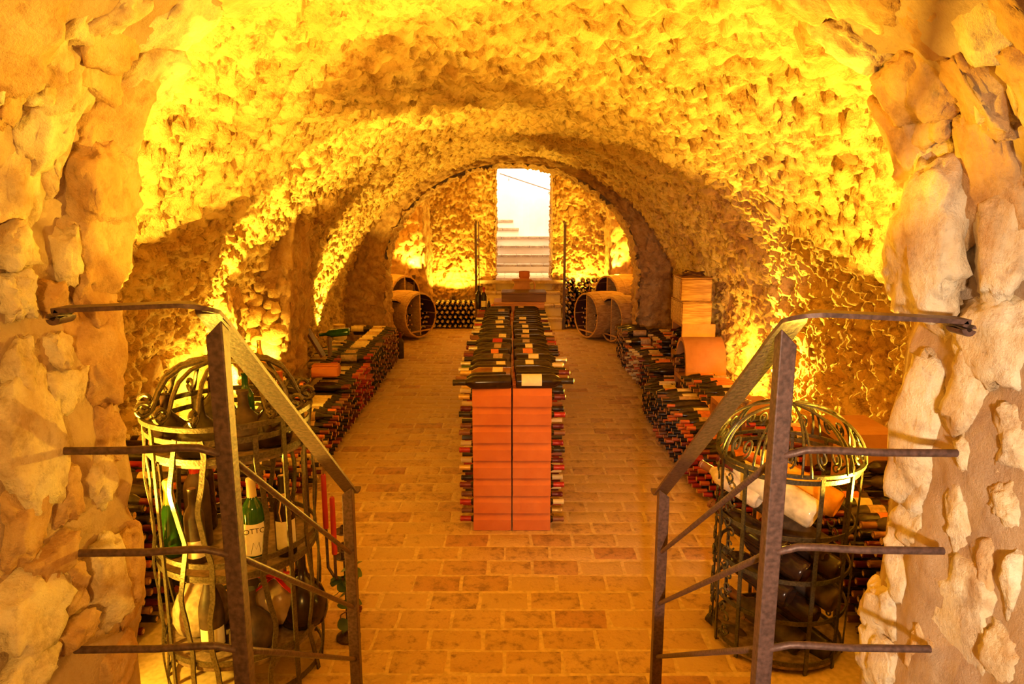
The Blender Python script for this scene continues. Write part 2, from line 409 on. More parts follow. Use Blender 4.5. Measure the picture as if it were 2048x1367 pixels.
arch_in = structure(grid_obj('ceiling_entrance', PP[ka:kb], M_MORTAR, flip=True))
jamb_r = structure(grid_obj('wall_entrance_right', PP[kb-1:], M_MORTAR, flip=True))
# cellar side of the entrance wall
xo, zo, _, _ = profile(VA+.15, VS, VH+.15, n_)
t = np.linspace(0, 1, 12)[None, :, None]
inner = PP[:, -1, :][:, None, :]; outer = np.stack([xo, np.full(n_, JY+.02), zo], -1)[:, None, :]
structure(grid_obj('wall_entrance_rear', inner*(1-t)+outer*t, M_MORTAR, flip=False))

STONES_L = [(12, 75, 60, 100, 1), (100, 70, 62, 80, 1), (155, 20, 50, 66, 1), (88, 125, 60, 76, 1), (20, 158, 50, 95, 0), (222, 42, 120, 84, 0), (190, 128, 130, 78, 0), (102, 292, 46, 120, 1), (146, 190, 60, 106, 1), (176, 262, 44, 110, 0), (226, 262, 70, 110, 0), (205, 368, 120, 122, 0), (36, 345, 116, 124, 1), (34, 492, 90, 60, 1), (124, 512, 40, 84, 1), (196, 498, 112, 124, 0), (22, 590, 56, 56, 1), (110, 598, 60, 60, 0), (196, 610, 96, 90, 0), (28, 742, 62, 104, 1), (116, 700, 50, 50, 1), (126, 784, 98, 76, 1), (196, 724, 116, 150, 0), (42, 892, 136, 190, 1), (36, 1062, 96, 150, 0), (100, 1112, 118, 56, 0), (196, 962, 60, 112, 1), (118, 985, 52, 92, 0), (222, 880, 76, 130, 0), (214, 1162, 70, 150, 1), (62, 1205, 150, 140, 1), (140, 1166, 46, 100, 0), (262, 1150, 62, 190, 0), (152, 1262, 66, 60, 0), (60, 1338, 150, 92, 1), (246, 1318, 76, 104, 0)]
STONES_R = [(1945, 20, 120, 96, 1), (1975, 122, 64, 136, 1), (2032, 112, 62, 160, 1), (1866, 150, 112, 100, 0), (1858, 236, 116, 66, 0), (1858, 332, 132, 54, 0), (1962, 242, 42, 42, 0), (1988, 352, 136, 150, 0), (1848, 486, 156, 176, 1), (1994, 502, 104, 136, 1), (1992, 668, 180, 120, 1), (1872, 640, 110, 80, 1), (1852, 862, 100, 220, 1), (1946, 778, 116, 130, 1), (1956, 922, 48, 74, 1), (1930, 1040, 62, 112, 1), (2030, 1010, 64, 80, 1), (1986, 1146, 56, 132, 0), (1928, 1212, 146, 176, 1), (1808, 1128, 92, 140, 1), (1828, 1040, 80, 84, 1), (2040, 1162, 50, 110, 1), (2020, 1320, 96, 104, 1), (1868, 1300, 66, 116, 0), (1786, 1330, 116, 116, 1), (1764, 1212, 80, 110, 1), (2040, 880, 70, 120, 1), (1830, 960, 70, 90, 1)]
for side, lst, par in ((-1, STONES_L, jamb_l), (1, STONES_R, jamb_r)):
    for k, (px, py, w_, h_, tone) in enumerate(lst):
        rr = ray(px, py); t_ = .3                                        # where the sight line meets the passage's jamb or arch
        while t_ < 4:
            q_ = rr*t_; zq = q_.z+CAM_Z-1.86
            if abs(q_.x) >= (JX if zq < 0 else JX*math.sqrt(max(0, 1-(zq/.62)**2))): break
            t_ += .01
        c = Vector((q_.x, q_.y, q_.z+CAM_Z)); tilt = 0 if zq < 0 else math.asin(min(1, zq/.62))*.8
        ww = w_/2*abs(c.x)/max(abs(px-1024), 60)
        e = Vector((0, c.y-c.y*w_/2/max(abs(px-1024), 80), 0)); f = Vector((0, c.y+c.y*w_/2/max(abs(px-1024), 80), 0))
        hy = abs(f.y-e.y)/2; hz = h_/2*c.length/F
        if c.y + hy > JY+.02: c.y = JY+.02-hy
        sx = np.interp(c.z, SZL, SXL) if side < 0 else np.interp(c.z, SZR, SXR)
        wg = float(sstep(JY-.30, JY-.05, np.array([c.y+hy*.5]))[0])
        xx = JX*(1-wg)+sx*wg if zq < .1 else abs(c.x)
        hx = .034+.16*min(hy, hz)
        me = stone_mesh(100+k+(50 if side > 0 else 0), (hx, hy*.98, hz*.98), 4, M_STONE if tone else M_STONE2, .11)
        o = link('stone', me, par); o.location = (side*(xx+hx*.25), c.y, c.z)
        o.rotation_euler = (R.uniform(-.12, .12), -side*tilt, R.uniform(-.1, .1))
# arch stones over the entrance
for k in range(46):
    row = k % 3; th = PI*(.03+.94*(k//3+.5+.33*row)/15.5); th = min(max(th, .06), PI-.06)
    sz = R.uniform(.06, .11)
    me = stone_mesh(300+k, (sz*1.15, sz*R.uniform(.8, 1.2), .045), 4, M_STONE2 if R.random() < .6 else M_STONE, .11)
    o = link('stone', me, arch_in); o.location = (-JX*math.cos(th)*1.0, JY-.10-.20*row+R.uniform(-.04, .04), 1.86+.62*math.sin(th)+.005)
    o.rotation_euler = (0, -math.atan2(math.cos(th)*.62, math.sin(th)*.95), R.uniform(-.4, .4))

# stones in the vault, the side walls and the piers
def on_vault(u, y):
    i = min(max(int(u*(PV.shape[0]-1)), 1), PV.shape[0]-2); j = min(max(int((y-1.62)/7.8*(PV.shape[1]-1)), 1), PV.shape[1]-2)
    p = Vector(PV[i, j]); x, z, nx, nz = profile(VA, VS, VH, 200); k = int(u*199)
    return p, Vector((nx[k], 0, nz[k]))
pool = {}
def pooled(kind, mat):
    key = (kind, mat.name)
    if key not in pool: pool[key] = [stone_mesh(500+i+len(pool)*11, (1, R.uniform(.8, 1.25), R.uniform(.5, .7)), 2, mat, .14, boxy=.7) for i in range(7)]
    return R.choice(pool[key])
def set_stone(par, p, nrm, size, mat, depth=.35):
    o = link('stone', pooled('s', mat), par)
    q = nrm.to_track_quat('Z', 'X').to_matrix().to_4x4()
    o.matrix_local = Matrix.Translation(p - nrm*size*depth) @ q @ Matrix.Rotation(R.uniform(-.3, .3), 4, 'Z') @ Matrix.Diagonal((size, size*R.uniform(.8, 1.3), size*.62, 1))
    return o
wl = bpy.data.objects['wall_left']; wr = bpy.data.objects['wall_right']
for side, n, par in ((0, 34, wl), (1, 34, wr)):
    for k in range(n):
        u = R.uniform(.09, .14); u = 1-u if side else u
        p, nn = on_vault(u, R.uniform(3.2, 9.2)); set_stone(par, p, nn, R.uniform(.05, .10), M_RUBBLE)
for k in range(34):
    p, nn = on_vault(R.uniform(.10, .235), R.uniform(2.9, 4.7)); set_stone(ceiling, p, nn, R.uniform(.08, .16), M_RUBBLE, .42)
for k in range(150):
    u = R.uniform(.16, .36); u = u if k % 2 else 1-u
    p, nn = on_vault(u, R.uniform(2.8, 9.0)); set_stone(ceiling, p, nn, R.uniform(.04, .09), M_VAULT if k % 3 else M_RUBBLE)
for k in range(40):
    s_ = -1 if k % 2 else 1
    p = Vector((s_*R.uniform(1.72, 2.2), 9.34, R.uniform(.4, 1.5))); set_stone(pier, p, Vector((0, -1, 0)), R.uniform(.06, .12), M_RUBBLE)

# ------------------------------------------------------------------ back wall, doorway, stairs
DX0, DX1, DZ, LZ = -.285, .705, 2.72, .76
def panel(name, x0, x1, z0, z1, y, seed, n, m, mat, amp=1.1):
    xs = np.linspace(x0, x1, n); zs = np.linspace(z0, z1, m)
    P = np.stack([np.repeat(xs[:, None], m, 1), np.full((n, m), y), np.repeat(zs[None], n, 0)], -1).reshape(-1, 3)
    P[:, 1] -= rubble(P, seed, amp, (.15, .15, .11), low=.02)
    return structure(grid_obj(name, P.reshape(n, m, 3), mat))
YB = 12.0
wb = panel('wall_back_left', -2.3, DX0, 0, 3.0, YB, 21, 150, 200, M_VAULT)
wb2 = panel('wall_back_right', DX1, 2.3, 0, 3.0, YB, 22, 120, 200, M_VAULT)
panel('wall_back_lintel', DX0, DX1, DZ, 3.0, YB, 23, 40, 16, M_VAULT)
for k in range(110):
    l = k % 2; x = R.uniform(-1.4, DX0-.08) if l else R.uniform(DX1+.08, 1.5)
    set_stone(wb if l else wb2, Vector((x, YB-.01, R.uniform(.6, 2.5))), Vector((0, -1, 0)), R.uniform(.05, .10), M_VAULT if R.random() < .5 else M_RUBBLE, .3)
def rough_block(name, lo, hi, seed, mat, lean=0, amp=1.0, nx=26, nz=60, ny=20, taper=0):
    """upright rubble pier: three displaced faces"""
    (x0, y0, z0), (x1, y1, z1) = lo, hi
    per = [(x0, y1), (x0, y0), (x1, y0), (x1, y1)]
    L0 = [math.dist(per[i], per[i+1]) for i in range(3)]; tot = sum(L0); n = 90
    pts = []; nr = []
    for s_ in np.linspace(0, tot, n):
        i = 0; q = s_
        while i < 2 and q > L0[i]: q -= L0[i]; i += 1
        f = q/L0[i]; pts.append((per[i][0]*(1-f)+per[i+1][0]*f, per[i][1]*(1-f)+per[i+1][1]*f))
    pts = np.array(pts); c = np.array([(x0+x1)/2, (y0+y1)/2])
    for _ in range(3): pts[1:-1] = (pts[:-2]+2*pts[1:-1]+pts[2:])/4
    zs = np.linspace(z0, z1, nz)
    P = np.zeros((n, nz, 3)); P[:, :, 0] = pts[:, 0:1]; P[:, :, 1] = pts[:, 1:2]; P[:, :, 2] = zs[None]
    q = P.reshape(-1, 3); f = (q[:, 2]-z0)/(z1-z0)
    d = q[:, :2]-c; l = np.linalg.norm(d, axis=1, keepdims=True)
    q[:, :2] = c+d*(1-taper*f[:, None])
    h = rubble(q, seed, amp, low=.035, pit=.02); q[:, :2] += d/l*h[:, None]
    q[:, 0] += lean*f**1.6
    return structure(grid_obj(name, q.reshape(n, nz, 3), mat))
rough_block('wall_niche_left', (-2.3, 11.25, 0), (-1.42, 12.1, 2.6), 31, M_RUBBLE)
rough_block('wall_niche_right', (1.62, 11.25, 0), (2.3, 12.1, 2.6), 32, M_RUBBLE)
# rubble piers on the cellar's left side, leaning with the vault
pl = rough_block('wall_pier_left', (-2.36, 5.70, 0), (-1.93, 6.35, 1.95), 33, M_RUBBLE, lean=.18, taper=.25)
pl2 = rough_block('wall_buttress_left', (-2.40, 4.95, 0), (-2.02, 5.15, 1.35), 34, M_RUBBLE, lean=.05, taper=.5)
for k in range(22):
    p = Vector((-2.1+R.uniform(-.16, .12), 5.70, R.uniform(.7, 1.6))); set_stone(pl, p, Vector((.2, -1, 0)).normalized(), R.uniform(.04, .08), M_VAULT)
# door jamb linings
for x, s_ in ((DX0, 1), (DX1, -1)):
    ys = np.linspace(YB-.02, 12.95, 50); zs = np.linspace(LZ-.02, DZ, 120)
    P = np.zeros((50, 120, 3)); P[:, :, 1] = ys[:, None]; P[:, :, 2] = zs[None]; P[:, :, 0] = x
    q = P.reshape(-1, 3); q[:, 0] += s_*(rubble(q, 24, .8, (.15, .15, .12), low=.01, pit=.0)-.02)
    structure(grid_obj('trim_door', q.reshape(50, 120, 3), M_VAULT, flip=(s_ < 0)))
def slab(name, lo, hi, mat, parent=None, bev=0.0): return MB().box(lo, hi, 0, None, bev).obj(name, mat, parent)
def flight(n, x0, x1, y0, z0, rise, tread, riser_mat, label, name='staircase', last=None, slots=None):
    root = bpy.data.objects.new(name, None); COL.objects.link(root); root.location = (0, y0, z0); prop(root, kind='structure')
    for k in range(n):
        xa, xb = (slots[k] if slots else (x0, x1)); d = (last if (last and k == n-1) else tread)
        slab('riser', (xa, k*tread+.02, k*rise-.02 if k else 0), (xb, (n-1)*tread+(last or tread), (k+1)*rise-.05), riser_mat, root)
        xs = xa-.01
        while xs < xb-.02:                                            # nosing course, brick by brick
            xe = min(xb+.01, xs+R.uniform(.22, .30))
            if xb-xe < .10: xe = xb+.01
            slab('nosing', (xs+.003, k*tread-.006+R.uniform(-.006, .004), (k+1)*rise-.05), (xe-.003, k*tread+d+.02, (k+1)*rise+R.uniform(-.002, .002)), M_NOSING, root, .006)
            xs = xe
    return root
flight(4, -.52, .83, 11.2, 0, .19, .27, M_RISER, '', last=.35)
# landing + upper flight + stairwell
LY = 13.4
slab('floor_landing', (-.62, 11.9, LZ-.06), (1.05, LY, LZ-.004), M_NOSING).__setitem__('kind', 'structure')
land = bpy.data.objects['floor_landing']
for i in range(5):
    for j in range(7):
        x = -.62+.24*j+(.12 if i % 2 else 0)
        slab('brick', (x+.004, 12.3+.22*i, LZ-.03), (min(x+.236, 1.05), 12.3+.22*i+.21, LZ+.004), M_RISER, land, .004)
flight(6, -.7, .80, LY, LZ, .17, .28, M_PLASTER, '', name='upper_staircase', slots=[(-.7, .86), (-.7, .84), (-.7, .82), (-.7, .78), (-.7, .14), (-.7, .02)])
def wallbox(name, lo, hi, mat): return structure(slab(name, lo, hi, mat))
wallbox('wall_stairwell_back', (-1.2, 15.6, 0), (1.6, 15.75, 4.2), M_PLASTER)
wallbox('wall_stairwell_left', (-.95, 12.95, 0), (-.8, 15.6, 4.2), M_PLASTER)
wallbox('wall_stairwell_right', (.90, 12.95, 0), (1.05, 15.6, 4.2), M_PLASTER)
wallbox('ceiling_stairwell', (-1.2, 12.95, 4.2), (1.6, 15.75, 4.3), M_PLASTER)
wallbox('wall_stairwell_near', (-1.2, 12.95, DZ), (1.6, 13.05, 4.2), M_PLASTER)
# curved inner wall of the winding stair
mb = MB(); ang = np.linspace(0, PI/2, 12)
pts = [(.96, 14.35)] + [(.96-1.0*(1-math.cos(a)), 14.35+.75*math.sin(a)) for a in ang] + [(-.9, 15.1)]
for a, b in zip(pts[:-1], pts[1:]): mb.add([(a[0], a[1], 0), (b[0], b[1], 0), (b[0], b[1], 4.2), (a[0], a[1], 4.2)], [(0, 1, 2, 3)])
structure(mb.obj('wall_stairwell_curve', M_PLASTER, smooth=60))
# thin handrail on the stairwell's plaster wall
a, b = at_y(1000, 347, 14.9), at_y(1100, 380, 14.2)
hr = MB().tube([a, b], .011, 6).obj('wall_handrail', M_IRON)
prop(hr, 'thin dark handrail fixed to the white plaster above the far stairs', 'handrail')
for t_ in (.18, .98):
    p = a.lerp(b, t_); MB().tube([p, p+Vector((0, 0, -.06)), p+Vector((.0, .30, -.07))], .008, 6).obj('bracket', M_IRON, hr)

# ------------------------------------------------------------------ floor: paving bricks on mortar
fl = structure(slab('floor', (-2.6, -2, -.14), (2.6, 12.2, -.0045), plain('floor_mortar', (.54, .39, .19), .9, bump=.4, bscale=40, vary=.15)))
def brick_material():
    m, N, L, b = nm('paving_brick'); b.inputs['Roughness'].default_value = .62; b.inputs['Specular IOR Level'].default_value = .35
    ge = N.new('ShaderNodeNewGeometry'); oi = N.new('ShaderNodeObjectInfo')
    n1 = N.new('ShaderNodeTexNoise'); n1.inputs['Scale'].default_value = 17; n1.inputs['Detail'].default_value = 8; n1.inputs['Roughness'].default_value = .7
    n2 = N.new('ShaderNodeTexNoise'); n2.inputs['Scale'].default_value = 2.2; n2.inputs['Detail'].default_value = 3
    L.new(ge.outputs['Position'], n1.inputs['Vector']); L.new(ge.outputs['Position'], n2.inputs['Vector'])
    ad = N.new('ShaderNodeMath'); ad.operation = 'ADD'; L.new(ge.outputs['Random Per Island'], ad.inputs[0]); L.new(oi.outputs['Random'], ad.inputs[1])
    fr = N.new('ShaderNodeMath'); fr.operation = 'FRACT'; L.new(ad.outputs[0], fr.inputs[0])
    r = N.new('ShaderNodeValToRGB'); e = r.color_ramp.elements
    e[0].color = (.42, .22, .10, 1); e[1].color = (.47, .32, .145, 1); e.new(.12).color = (.46, .29, .125, 1); e.new(.5).color = (.50, .33, .145, 1)
    L.new(fr.outputs[0], r.inputs['Fac'])
    # worn dark blotches, only on some bricks
    m1 = N.new('ShaderNodeMath'); m1.operation = 'MULTIPLY_ADD'; L.new(fr.outputs[0], m1.inputs[0]); m1.inputs[1].default_value = -.10; L.new(n1.outputs['Fac'], m1.inputs[2])
    m2 = N.new('ShaderNodeMath'); m2.operation = 'MULTIPLY_ADD'; L.new(n2.outputs['Fac'], m2.inputs[0]); m2.inputs[1].default_value = .22; L.new(m1.outputs[0], m2.inputs[2])
    r2 = N.new('ShaderNodeValToRGB'); r2.color_ramp.elements[0].position = .585; r2.color_ramp.elements[1].position = .73
    r2.color_ramp.elements[0].color = (0, 0, 0, 1); r2.color_ramp.elements[1].color = (.8,)*3+(1,)
    L.new(m2.outputs[0], r2.inputs['Fac'])
    mx = N.new('ShaderNodeMix'); mx.data_type = 'RGBA'; L.new(r2.outputs['Color'], mx.inputs['Factor']); L.new(r.outputs['Color'], mx.inputs['A']); mx.inputs['B'].default_value = (.20, .11, .06, 1)
    L.new(mx.outputs['Result'], b.inputs['Base Color'])
    n3 = N.new('ShaderNodeTexNoise'); n3.inputs['Scale'].default_value = 55; n3.inputs['Detail'].default_value = 5; L.new(ge.outputs['Position'], n3.inputs['Vector'])
    sm = N.new('ShaderNodeMath'); sm.operation = 'ADD'; L.new(n3.outputs['Fac'], sm.inputs[0]); L.new(n1.outputs['Fac'], sm.inputs[1])
    bp = N.new('ShaderNodeBump'); bp.inputs['Strength'].default_value = .7; bp.inputs['Distance'].default_value = .008
    L.new(sm.outputs[0], bp.inputs['Height']); L.new(bp.outputs['Normal'], b.inputs['Normal'])
    return m
M_BRICK = brick_material()
def brick_geo(seed):
    r = random.Random(seed); lx, ly = .118, .073; b = .008
    base = [(-lx, -ly), (0, -ly), (lx, -ly), (lx, 0), (lx, ly), (0, ly), (-lx, ly), (-lx, 0)]
    out = [(x+r.uniform(-.004, .004), y+r.uniform(-.004, .004)) for x, y in base]
    b = .011; inn = [(x*(1-b/lx)+r.uniform(-.002, .002), y*(1-b/ly)+r.uniform(-.002, .002)) for x, y in out]
    vs = [(x, y, -.03) for x, y in out]+[(x, y, -.005+r.uniform(-.001, .001)) for x, y in out]+[(x, y, r.uniform(-.0012, .0012)) for x, y in inn]+[(0, 0, r.uniform(0, .0015))]
    fs = []
    for k in range(8):
        j = (k+1) % 8; fs += [[k, j, 8+j, 8+k], [8+k, 8+j, 16+j, 16+k], [16+k, 16+j, 24]]
    return vs, fs
BG = [brick_geo(i) for i in range(10)]; BM = []
for vs, fs in BG: BM.append(MB().add(vs, fs).mesh('brick', M_BRICK, 40))
far = MB(); nb = 0; row = 0; y = 2.22
while y < 11.3:
    x = -1.75+(.122 if row % 2 else 0)+R.uniform(-.02, .02)
    while x < 1.8:
        wid = .244*R.uniform(.97, 1.05)
        under = abs(x+wid/2) < .15 and 3.95 < y < 7.7
        lim = 1.62 if y > 2.9 else 1.15
        if not under and -lim-.1 < x+wid/2 < lim:
            k = R.randrange(10); sx = (wid-.012)/.236; zt = R.uniform(-.003, .002); cx, cy = x+wid/2, y+.0795
            if nb < 300 and abs(cx) < 1.5:
                o = link('brick', BM[k], fl); o.location = (cx, cy, zt); o.scale = (sx, 1, 1); o.rotation_euler = (R.uniform(-.006, .006), R.uniform(-.006, .006), R.uniform(-.012, .012)); nb += 1
            else: far.add([(cx+a*sx, cy+b, zt+c) for a, b, c in BG[k][0]], BG[k][1])
        x += wid
    y += .159+R.uniform(-.003, .003); row += 1
fo = far.obj('far_bricks', M_BRICK, fl, 40); fo['kind'] = 'stuff'
# entrance steps under the photographer (below the frame)
st = bpy.data.objects.new('entrance_steps', None); COL.objects.link(st); prop(st, kind='structure')
for k, ny in enumerate((2.2, 1.95, 1.70, 1.45, 1.2)):
    slab('step', (-.80, -1.6, .16*k-.005), (.80, ny, .16*(k+1)), M_NOSING, st, .012)

# ------------------------------------------------------------------ bottles
SHAPES = {  # body profile (r, z); neck radius, capsule start, height
    'bordeaux': ([(.030, 0), (.0365, .004), (.0375, .012), (.0375, .185), (.0355, .200), (.027, .217), (.0175, .232), (.0148, .245), (.0142, .292), (.0158, .294), (.0158, .302)], .0150, .236, .303),
    'burgundy': ([(.031, 0), (.0385, .004), (.0400, .012), (.0400, .130), (.0375, .155), (.030, .185), (.0215, .212), (.0165, .235), (.0148, .255), (.0145, .290), (.0160, .292), (.0160, .300)], .0152, .240, .301),
    'champagne': ([(.033, 0), (.0415, .004), (.0430, .012), (.0430, .125), (.0405, .155), (.033, .187), (.0235, .218), (.0175, .245), (.0155, .275), (.0185, .278), (.0185, .300), (.0160, .312)], .0192, .232, .313),
    'magnum': ([(.020, .022), (.044, 0), (.052, .006), (.0535, .018), (.0535, .235), (.050, .258), (.036, .282), (.023, .302), (.019, .320), (.018, .368), (.021, .370), (.021, .384)], .0205, .312, .386),
}
MCACHE = {}
def body_mesh(shape, mat, seg=14):
    k = ('b', shape, mat.name, seg)
    if k not in MCACHE: MCACHE[k] = MB().lathe(SHAPES[shape][0], seg).mesh('bottle', mat, 50)
    return MCACHE[k]
def cap_mesh(shape, col, seg=12):
    k = ('c', shape, col)
    if k not in MCACHE:
        prof, r, z0, z1 = SHAPES[shape]
        if shape == 'champagne': P = [(.026, z0-.03), (.0205, z0+.01), (.0178, z0+.035), (.0200, z0+.044), (.0202, .306), (.0150, .3145), (0.001, .3150)]
        else: P = [(r+.0016, z0), (r+.0008, z0+.02), (r+.0006, z1-.014), (r+.0020, z1-.012), (r+.0018, z1-.001), (r*.72, z1+.001), (r*.70, z1-.0004), (.001, z1-.0004)]
        mis = [0]*(len(P)-1)
        if shape != 'champagne': mis[-1] = 1; mis[-2] = 1
        MCACHE[k] = MB().lathe(P, seg, mis=mis, cap0=False).mesh('capsule', [CAPS[col], M_CORK if col != 'cream' else CAPS['cream']], 50)
    return MCACHE[k]
def label_mesh(shape, col, wide=1.25, z0=.045, z1=.125):
    k = ('l', shape, col, wide, z0, z1)
    if k not in MCACHE:
        r = max(p[0] for p in SHAPES[shape][0])+.0007
        mb = MB(); seg = 8
        for a in range(seg+1):
            t = -wide+2*wide*a/seg
            for z in (z0, z1): mb.v.append((r*math.cos(t), r*math.sin(t), z))
        for a in range(seg): mb.f.append([2*a, 2*a+2, 2*a+3, 2*a+1]); mb.m.append(0)
        MCACHE[k] = mb.mesh('label', LABELS[col], 60)
    return MCACHE[k]
def frame(pos, axis, up=Vector((0, 0, 1)), roll=0):
    a = Vector(axis).normalized(); u = Vector(up); x = u-a*u.dot(a)
    x = x.normalized() if x.length > 1e-4 else a.orthogonal().normalized()
    x = Matrix.Rotation(roll, 3, a) @ x; y = a.cross(x)
    M = Matrix.Identity(4)
    for i in range(3): M[i][0], M[i][1], M[i][2], M[i][3] = x[i], y[i], a[i], pos[i]
    return M
GL = {'dark': M_GLASS, 'dusty': M_DUSTY, 'green': M_GREEN, 'olive': M_OLIVE, 'amber': M_AMBER, 'gold': M_GOLDGLASS}
CAPWORD = {'red': 'bright red', 'burgundy': 'deep red', 'orange': 'orange', 'black': 'black', 'cream': 'cream', 'gold': 'gold', 'green': 'green', 'silver': 'silver', 'brown': 'brown'}
def bottle(d, name='wine_bottle', label=None, group=None, scale=1, seg=14):
    M = frame(d['p'], d['a'], d.get('up', Vector((0, 0, 1))), d.get('roll', 0))
    if d.get('s', scale) != 1: M = M @ Matrix.Scale(d.get('s', scale), 4)
    o = link(name, body_mesh(d['shape'], GL[d['glass']], seg)); o.matrix_world = M
    prop(o, label, 'bottle', group)
    if d.get('cap'): link('capsule', cap_mesh(d['shape'], d['cap']), o)
    if d.get('lab'): link('label', label_mesh(d['shape'], d['lab'], *d.get('labdim', ())), o)
    return o
# ---- low-detail bottles joined into one mesh for the rest of a stack
LOWMATS = [M_GLASS, M_DUSTY, M_OLIVE]+list(CAPS.values())+[M_CORK]+list(LABELS.values())
LOWIDX = {m.name: i for i, m in enumerate(LOWMATS)}
def low_add(mb, d, seg=8):
    prof, r, z0, z1 = SHAPES[d['shape']]
    big = max(p[0] for p in prof)
    P = [(big*.9, 0), (big, .01), (big, .17 if d['shape'] == 'bordeaux' else .13), (big*.72, .205), (.0165, z0), (.016, z1), (.001, z1+.0005)]
    g = LOWIDX[GL.get(d['glass'], M_GLASS).name] if GL[d['glass']].name in LOWIDX else 0; c = LOWIDX[CAPS[d['cap']].name] if d.get('cap') else g
    mis = [g, LOWIDX[LABELS[d['lab']].name] if d.get('lab') else g, g, g, c, LOWIDX[M_CORK.name] if d.get('cap') else g]
    mb.lathe(P, seg, frame(d['p'], d['a'], roll=R.uniform(0, 1)), mis=mis, cap1=False)
def project(p):
    v = Vector(p)-Vector((0, 0, CAM_Z)); zc = v.y*cp - v.z*sp_; yc = v.y*sp_+v.z*cp
    return 1024+F*v.x/zc, 683.5-F*yc/zc, zc

# ---- the long stacks against both side walls
def interp(tab, y):
    return float(np.interp(y, [a for a, _ in tab], [b for _, b in tab]))
def pick(tab, y, lvl):
    for y1, cols in tab:
        if y < y1: return R.choice(cols)
    return R.choice(tab[-1][1])
LEFT_FRONT = [(1.9, -1.66), (3.0, -1.64), (3.5, -1.50), (4.6, -1.38), (5.4, -1.42), (7, -1.44), (8.8, -1.48)]
LEFT_TOPB = [(1.9, .72), (3.4, .62), (4.0, .36), (5.1, .34), (5.6, .40), (6.3, .46), (7.0, .50), (8.5, .52), (8.8, .40)]
LEFT_TOPA = [(1.9, .84), (3.4, .74), (4.2, .62), (6.0, .60), (6.6, .52), (8.8, .52)]
RIGHT_FRONT = [(1.9, 1.50), (2.9, 1.56), (3.8, 1.44), (4.15, 1.32), (4.4, 1.24), (5.4, 1.22), (6.4, 1.25), (6.7, 1.40), (7.9, 1.38), (8.2, 1.36), (9.2, 1.42)]
RIGHT_TOPB = [(1.9, .66), (3.3, .50), (4.3, .36), (4.8, .44), (5.5, .46), (6.2, .30), (6.9, .36), (7.9, .36), (8.25, .50), (9.2, .44)]
RIGHT_TOPA = [(1.9, .78), (4.0, .55), (5.0, .60), (5.6, .56), (6.3, .40), (8.0, .52), (9.2, .42)]
LCAP = [(2.6, ['black', 'black', 'brown', 'burgundy']), (3.2, ['black', 'brown', 'burgundy', 'orange']), (4.1, ['orange', 'burgundy', 'red', 'burgundy', 'black']), (5.0, ['burgundy', 'cream', 'orange', 'burgundy', 'black', 'cream']), (5.5, ['burgundy', 'orange', 'black', 'black']), (6.2, ['black', 'black', 'brown', 'burgundy']), (6.95, ['red', 'red', 'burgundy', 'orange']), (7.8, ['black', 'black', 'brown']), (9, ['brown', 'black', 'brown', 'burgundy'])]
RCAP = [(2.9, ['black', 'brown', 'burgundy']), (3.6, ['burgundy', 'black', 'brown']), (4.75, ['red', 'burgundy', 'orange', 'red']), (5.0, ['orange', 'burgundy', 'black']), (5.7, ['black', 'orange', 'black', 'brown']), (6.6, ['black', 'black', 'brown']), (7.4, ['black', 'burgundy', 'brown']), (8.1, ['cream', 'brown', 'cream', 'orange']), (9.5, ['black', 'brown'])]
STACKS = []
def stack(side, front, topb, topa, caps, y0, y1, place):
    out = []
    for tier in (0, 1):
        row = 0
        while row < 13:
            z = .041+.068*row; y = y0+(.041 if row % 2 else 0)
            while y < y1:
                tb, ta = interp(topb, y), interp(topa, y)
                xf = interp(front, y); top = tb if tier == 0 else ta
                blk = any(a < y < b and s_ == side and (tier == 1 or t0) for s_, a, b, t0 in BLOCKS)
                if z+.034 <= top and not (tier and z < tb-.06) and not blk:
                    last = z+.068+.034 > top
                    sh = R.choice(['bordeaux', 'bordeaux', 'burgundy']) if side < 0 else R.choice(['burgundy', 'burgundy', 'bordeaux'])
                    tip = abs(xf)+(.27 if tier else 0)+R.uniform(-.012, .012)+.0*row
                    base = Vector((side*(tip+.303), y+R.uniform(-.004, .004), z+R.uniform(-.002, .002)))
                    ax = Vector((-side, R.uniform(-.05, .05), R.uniform(-.02, .02)))
                    lab = None
                    if last or tier: lab = R.choice(['cream', 'tan', 'grey', None, None]) if side < 0 else R.choice(['orange', 'orange', 'cream', 'tan', None])
                    if side < 0 and 7.3 < y < 8.6 and last: lab = R.choice(['cream', 'tan', 'cream'])
                    out.append(dict(p=base, a=ax, shape=sh, glass=R.choice(['dark', 'dusty', 'dark', 'olive']), cap=pick(caps, y, row), lab=lab, place=place, tip=base+ax*.3, tier=tier))
                y += .083
            row += 1
    return out
BLOCKS = [(1, 6.05, 6.62, False), (1, 7.05, 7.65, False), (1, 4.42, 4.98, False), (1, 3.42, 3.85, False), (1, 2.82, 3.28, False), (-1, 2.5, 2.95, False), (-1, 5.62, 6.42, False), (-1, 4.9, 5.2, False)]
cand = stack(-1, LEFT_FRONT, LEFT_TOPB, LEFT_TOPA, LCAP, 1.95, 8.75, 'left') + stack(1, RIGHT_FRONT, RIGHT_TOPB, RIGHT_TOPA, RCAP, 1.95, 9.2, 'right')
seen = []; rest = []
for d in cand:
    px, py, zc = project(d['tip'])
    vis = 285 < px < 1750 and py < 1367
    d['z'] = zc; (seen if vis else rest).append(d)
seen.sort(key=lambda d: d['z'])
NIND = 200
PLACE = {'left': 'the left wall stack', 'right': 'the right wall stack'}
